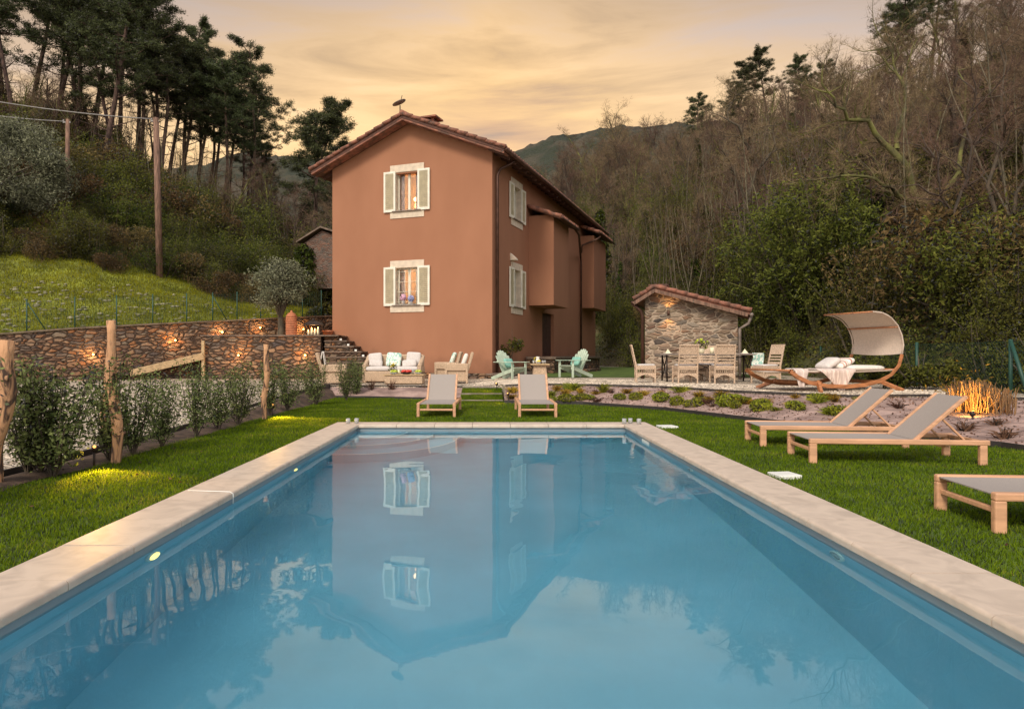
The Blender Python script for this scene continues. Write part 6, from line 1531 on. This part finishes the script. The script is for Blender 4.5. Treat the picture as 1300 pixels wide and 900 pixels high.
LY = 'yellow sedge tuft planted in the mauve bark bed'; LM = 'low green mound plant in the mauve bark bed'; LR = 'withered dark brown plant in the mauve bark bed'; LGt = 'upright green tuft in the mauve bark bed'
yt = tuft('sedge_tuft', LY, 'sedgey', 130, .20, .5, 'yellow sedge tufts in the bed'); gt = tuft('green_tuft', LGt, 'sedgeg', 130, .2, .45, 'green tufts in the bed')
gm = mound('mound_plant', LM, 'sedgeg', .22, .14, 900, .022, 'green mound plants in the bed'); rm = tuft('withered_plant', LR, 'rust', 60, .16, .6, 'withered plants in the bed')
def bedput(src, px, py, s, label, group):
    # find the bed point seen at this pixel
    best = None
    for a in range(0, 91):
        for b in range(0, 13):
            p = bed_pt(a/10, .04+b/13*.92); qx = CX+F*p.x/p.y; qy = 450+(H-p.z)*F/p.y; d = (qx-px)**2+(qy-py)**2
            if best is None or d < best[0]: best = (d, p)
    p = best[1]; p.z -= .01
    if src.name not in used: used.add(src.name); r = src; r.location = p; r.scale = (s,)*3
    else: r = dup(src, p, 0, label, group, s)
    r.rotation_euler = (0, 0, random.uniform(0, 6)); r.scale = (s*random.uniform(.7, 1.25), s*random.uniform(.7, 1.2), s*random.uniform(.75, 1.4))
for px, py, s in ((792, 499, .9), (818, 501, 1.1), (842, 500, .7), (887, 505, .9), (898, 508, .8), (917, 508, 1.1), (938, 510, 1.0), (950, 512, .9), (972, 514, .8), (1005, 518, .8), (1010, 506, .7), (1053, 508, .8), (1068, 520, .6), (705, 497, .8), (722, 500, 1.0), (740, 499, .9), (755, 500, .7), (648, 498, 1.0), (652, 506, .9), (690, 499, .8), (1108, 514, .6), (1062, 506, .7)): bedput(yt, px, py, s, LY, 'yellow sedge tufts in the bed')
for px, py, s in ((865, 499, 1.3), (769, 497, 1.3), (726, 496, 1.4), (1035, 511, 1.1), (914, 505, 1.0), (1052, 524, 1.1), (700, 503, 1.1), (985, 521, .8), (1092, 506, .6)): bedput(gt, px, py, s, LGt, 'green tufts in the bed')
for px, py, s in ((785, 506, 1.0), (806, 507, .9), (836, 507, 1.2), (856, 512, 1.0), (881, 516, 1.1), (895, 511, .8), (926, 514, 1.3), (965, 519, 1.2), (933, 517, 1.0), (1010, 520, 1.0), (1062, 527, 1.1), (715, 509, 1.1), (735, 508, 1.2), (700, 508, .9), (945, 509, .9), (1035, 505, .8), (750, 506, .8)): bedput(gm, px, py, s, LM, 'green mound plants in the bed')
for px, py, s in ((760, 509, 1.2), (757, 499, .8), (905, 518, .9), (901, 514, 1.0), (773, 499, .9), (690, 506, 1.0), (1140, 520, 1.2), (1160, 530, 1.1), (1225, 545, 1.3), (1280, 560, 1.2), (1195, 525, 1.2), (1150, 545, .9), (1262, 540, 1.0)): bedput(rm, px, py, s, LR, 'withered plants in the bed')
C = np.array([tuple(bed_pt(random.uniform(0, 8), random.uniform(.03, .97))+Vector((0, 0, .012))) for _ in range(2600)]); V, Fq = leaf_quads(C, .020, .6, .7); o = np_mesh('bark_chips', V, Fq, M['rust']); o['kind'] = 'stuff'; tag(o, 'bark chips and dead leaves strewn over the mauve bed', 'bark chips')
# twiggy bare shrubs in the small left bed
for px, lb in ((472, 'leftmost bare twiggy shrub in front of the sofa'), (497, 'bare twiggy shrub before the coffee table'), (540, 'tiny dark shrub left of the far lounger')):
    t = thing('twiggy_shrub', lb, 'shrub', (PX(px, 18.6), 18.6, .20), 0, 'bare shrubs in the left bed'); n = 40 if px < 530 else 12
    D = rng.normal(size=(n, 3))*.5; D[:, 2] = .8; D /= np.linalg.norm(D, axis=1, keepdims=True); V, Fq = needles(rng.normal(size=(n, 3))*.03, D, .34 if px < 530 else .2, .009); np_mesh('twigs', V, Fq, M['rust'], t)
    mb = MB(); mb.tube([(0, 0, -.05), (0, 0, .06)], .02, 5); mb.build('stem', M['bark'], t)
# reeds at right
t = thing('dry_reeds', 'clump of straw-coloured cut reeds lit orange by a spot', 'reeds', (0, 0, 0)); Vs = []; n = 420; mb = MB(); mb2 = MB()
for k in range(n):
    px = random.triangular(1200, 1290, 1240); y = lerp(10.7, 11.7, random.random()) - (px-1200)*.008; h_ = random.uniform(.25, .50)*(1 if px < 1255 else .8); x = PX(px, y); b_ = Vector((x, y, .26)); d = Vector((random.gauss(0, .16), random.gauss(0, .16), 1)).normalized(); (mb if px < 1262 or k % 3 or k < 0 else mb).tube([b_, b_+d*h_*.5, b_+d*h_+Vector((random.gauss(0, .02), 0, 0))], [.008, .008, .005], 4, False)
mb.build('stalks', M['reed'], t)
V, Fq = leaf_quads(np.array([(PX(p, 11.3)+random.gauss(0, .05), 11.3+random.gauss(0, .3), .5+abs(random.gauss(0, .16))) for p in rng.uniform(1200, 1245, 260)]), .035, .3); np_mesh('leaves', V, Fq, M['sedgey'], t)
# yellow-green shrub at the gravel edge
t = thing('garden_shrub', 'yellow-green leafy shrub by the fence, right of the hammock', 'shrub', (PX(1166, 14.8), 14.8, .35)); C = np.concatenate([blob_pts(600, (random.uniform(-.75, .7), random.uniform(-.3, .3), random.uniform(.1, .5)), (.3, .25, .25), .1) for _ in range(9)]); V, Fq = leaf_quads(C, .04, .45); np_mesh('foliage', V, Fq, M['lightgreen'], t)
mb = MB(); [mb.tube([(0, 0, 0), (random.uniform(-.8, .8), random.uniform(-.3, .3), random.uniform(.4, .95))], .007, 4) for _ in range(14)]; mb.build('stems', M['bark'], t)

# ---- spike lamps and their pools of light ----
def spike(px, py, z, target, e, lab, dy=0, h=.16, ang=95, at=None):
    g = at if at else G(px, py, z); t = thing('garden_spotlight', lab, 'garden light', (g.x, g.y, z), 0, 'small garden spotlights')
    mb = MB(); mb.tube([(0, 0, -.05), (0, 0, h)], .012, 8); mb.tube([(0, 0, h-.03), (.0, .02, h+.03)], [.03, .035], 12); mb.build('body', M['iron'], t)
    d = (Vector(target)-Vector((g.x, g.y, z+h))).normalized(); 
    spot('beam', Vector((0, 0, h+.035))+d*.09, Vector((0, 0, h+.035))+d, e, (1, .52, .10), ang, .02, t); 
    mb = MB(); mb.M = Matrix.Translation(Vector((0, 0, h+.03))+d*.02) ; mb.pillow((0, 0, 0), (.028, .028, .028), None, 1, 6); mb.build('lens', M['flame2'], t)
spike(0, 0, .0, Vector((-3.55, 6.35, 0)), 170, 'garden spotlight lighting the lawn below the thick stripped post', at=Vector((-4.02, 6.95, 0)), h=.19, ang=66)
spike(0, 0, .0, Vector((-3.5, 12.0, 0)), 220, 'garden spotlight lighting the far left lawn by the hedge', at=Vector((-4.0, 12.6, 0)), h=.2, ang=70)
spike(0, 0, .0, Vector((.10, 15.9, 0)), 12, 'garden spotlight at the foot of the grass steps', at=Vector((.45, 16.1, 0)), h=.22, ang=110)
spike(0, 0, .18, Vector((-.35, 17.4, .2)), 10, 'garden spotlight on the middle grass step', at=Vector((.2, 17.75, 0)), h=.2, ang=110)
gr = P(1257, 545, 10.2); spike(0, 0, .12, Vector((PX(1225, 11), 11.0, .5)), 80, 'garden spotlight aimed at the dry reeds', at=Vector((gr.x-.4, 10.0, 0)), h=.16, ang=90)

# ---- lawn grass ----
def blades(n, x0, x1, y0, y1, ok, h=.035, w=.0035):
    C = np.stack([rng.uniform(x0, x1, n), y0+(y1-y0)*rng.uniform(0, 1, n)**1.35, np.zeros(n)], 1); C = C[ok(C[:, 0], C[:, 1])]; m_ = len(C); k = 1+(C[:, 1]-4)*.07; k = np.clip(k, .8, 2.0)
    D = rng.normal(size=(m_, 3))*.45; D[:, 2] = 1; D /= np.linalg.norm(D, axis=1, keepdims=True); v = np.cross(D, rand_unit(m_)); v /= np.linalg.norm(v, axis=1, keepdims=True); v *= (w*k)[:, None]; hh = (h*rng.uniform(.5, 1.3, m_))[:, None]
    if y1 == 18.3: C[:, 2] = np.interp(C[:, 1], [16.1, 16.85, 17.55, 18.35], [0, .10, .18, .285])
    return np.stack([C-v, C+v, C+D*hh], 1).reshape(-1, 3)
def lr_x(y):                                          # right lawn limit
    ys_ = [p[1] for p in Lr][::-1]; xs_ = [p[0] for p in Lr][::-1]; return np.interp(y, ys_, xs_)
V = np.concatenate([
    blades(150000, -4.45, PXL-CW+.025, 2.2, 17.8, lambda x, y: (x > -4.12+.1*np.sin(y*2.1))),
    blades(210000, PXR+CW-.02, 7.0, 2.5, 15.5, lambda x, y: (x < lr_x(y)-.04)),
    np.add(blades(14000, -.70, .33, 16.1, 18.3, lambda x, y: x < 9), 0),
    blades(90000, -4.1, 2.6, PYF+CW, 18.0, lambda x, y: (y < np.where(x < -.72, np.interp(x, [-4.35, -.72], [18.2, 17.05]), np.where(x < .35, 16.1, np.interp(x, [.35, 2.14, 3.54], [16.0, 15.5, 13.9]))))),
    ])
Fq = np.arange(len(V)).reshape(-1, 3); o = np_mesh('lawn_grass', V, Fq, M['blade']); o['kind'] = 'stuff'; tag(o, 'short bright green lawn grass round the pool', 'grass')
# pebbles over the front of the gravel
C = []
for k in range(15000):
    i = random.random()
    if i < .5: y = random.uniform(7, 18); x = random.uniform(-9.5, -4.7); z = lerp(zd(y), zt(x), sst((y-15)/4))+(.02 if x < -5 else 0)
    else:
        j = random.randint(4, len(U)-4); a, b = U[j], U[j+1]; t_ = random.random(); x = lerp(a[0], b[0], t_)+random.uniform(0, .6); y = lerp(a[1], b[1], t_)+random.uniform(.1, 4.5); z = zt(x)
    C.append((x, y, z))
C = np.array(C); n = len(C); s = rng.uniform(.010, .022, n)[:, None]; O = np.array([(1, 0, 0), (0, 1, 0), (-1, 0, 0), (0, -1, 0), (0, 0, .7), (0, 0, -.7)]); V = (C[:, None, :]+O[None]*s[:, None]*rng.uniform(.7, 1.4, (n, 6, 1))).reshape(-1, 3)
F0 = np.array([(0, 1, 4), (1, 2, 4), (2, 3, 4), (3, 0, 4)]); Fq = (F0[None]+np.arange(n)[:, None, None]*6).reshape(-1, 3)
o = np_mesh('pebbles', V, Fq, M['pebble']); o['kind'] = 'stuff'; tag(o, 'loose pale pebbles lying on the gravel', 'pebbles')
# fallen leaves on the lawn
C = np.array([(random.choice((random.uniform(-4, -2.6), random.uniform(2.7, 6))), random.uniform(3, 12), .035) for _ in range(60)]); V, Fq = leaf_quads(C, .016, .6, .9); o = np_mesh('fallen_leaves', V, Fq, M['rust']); o['kind'] = 'stuff'; tag(o, 'few dead leaves lying on the lawn', 'leaves')
print('OBJECTS', len(bpy.data.objects), 'MESHES', len(bpy.data.meshes))
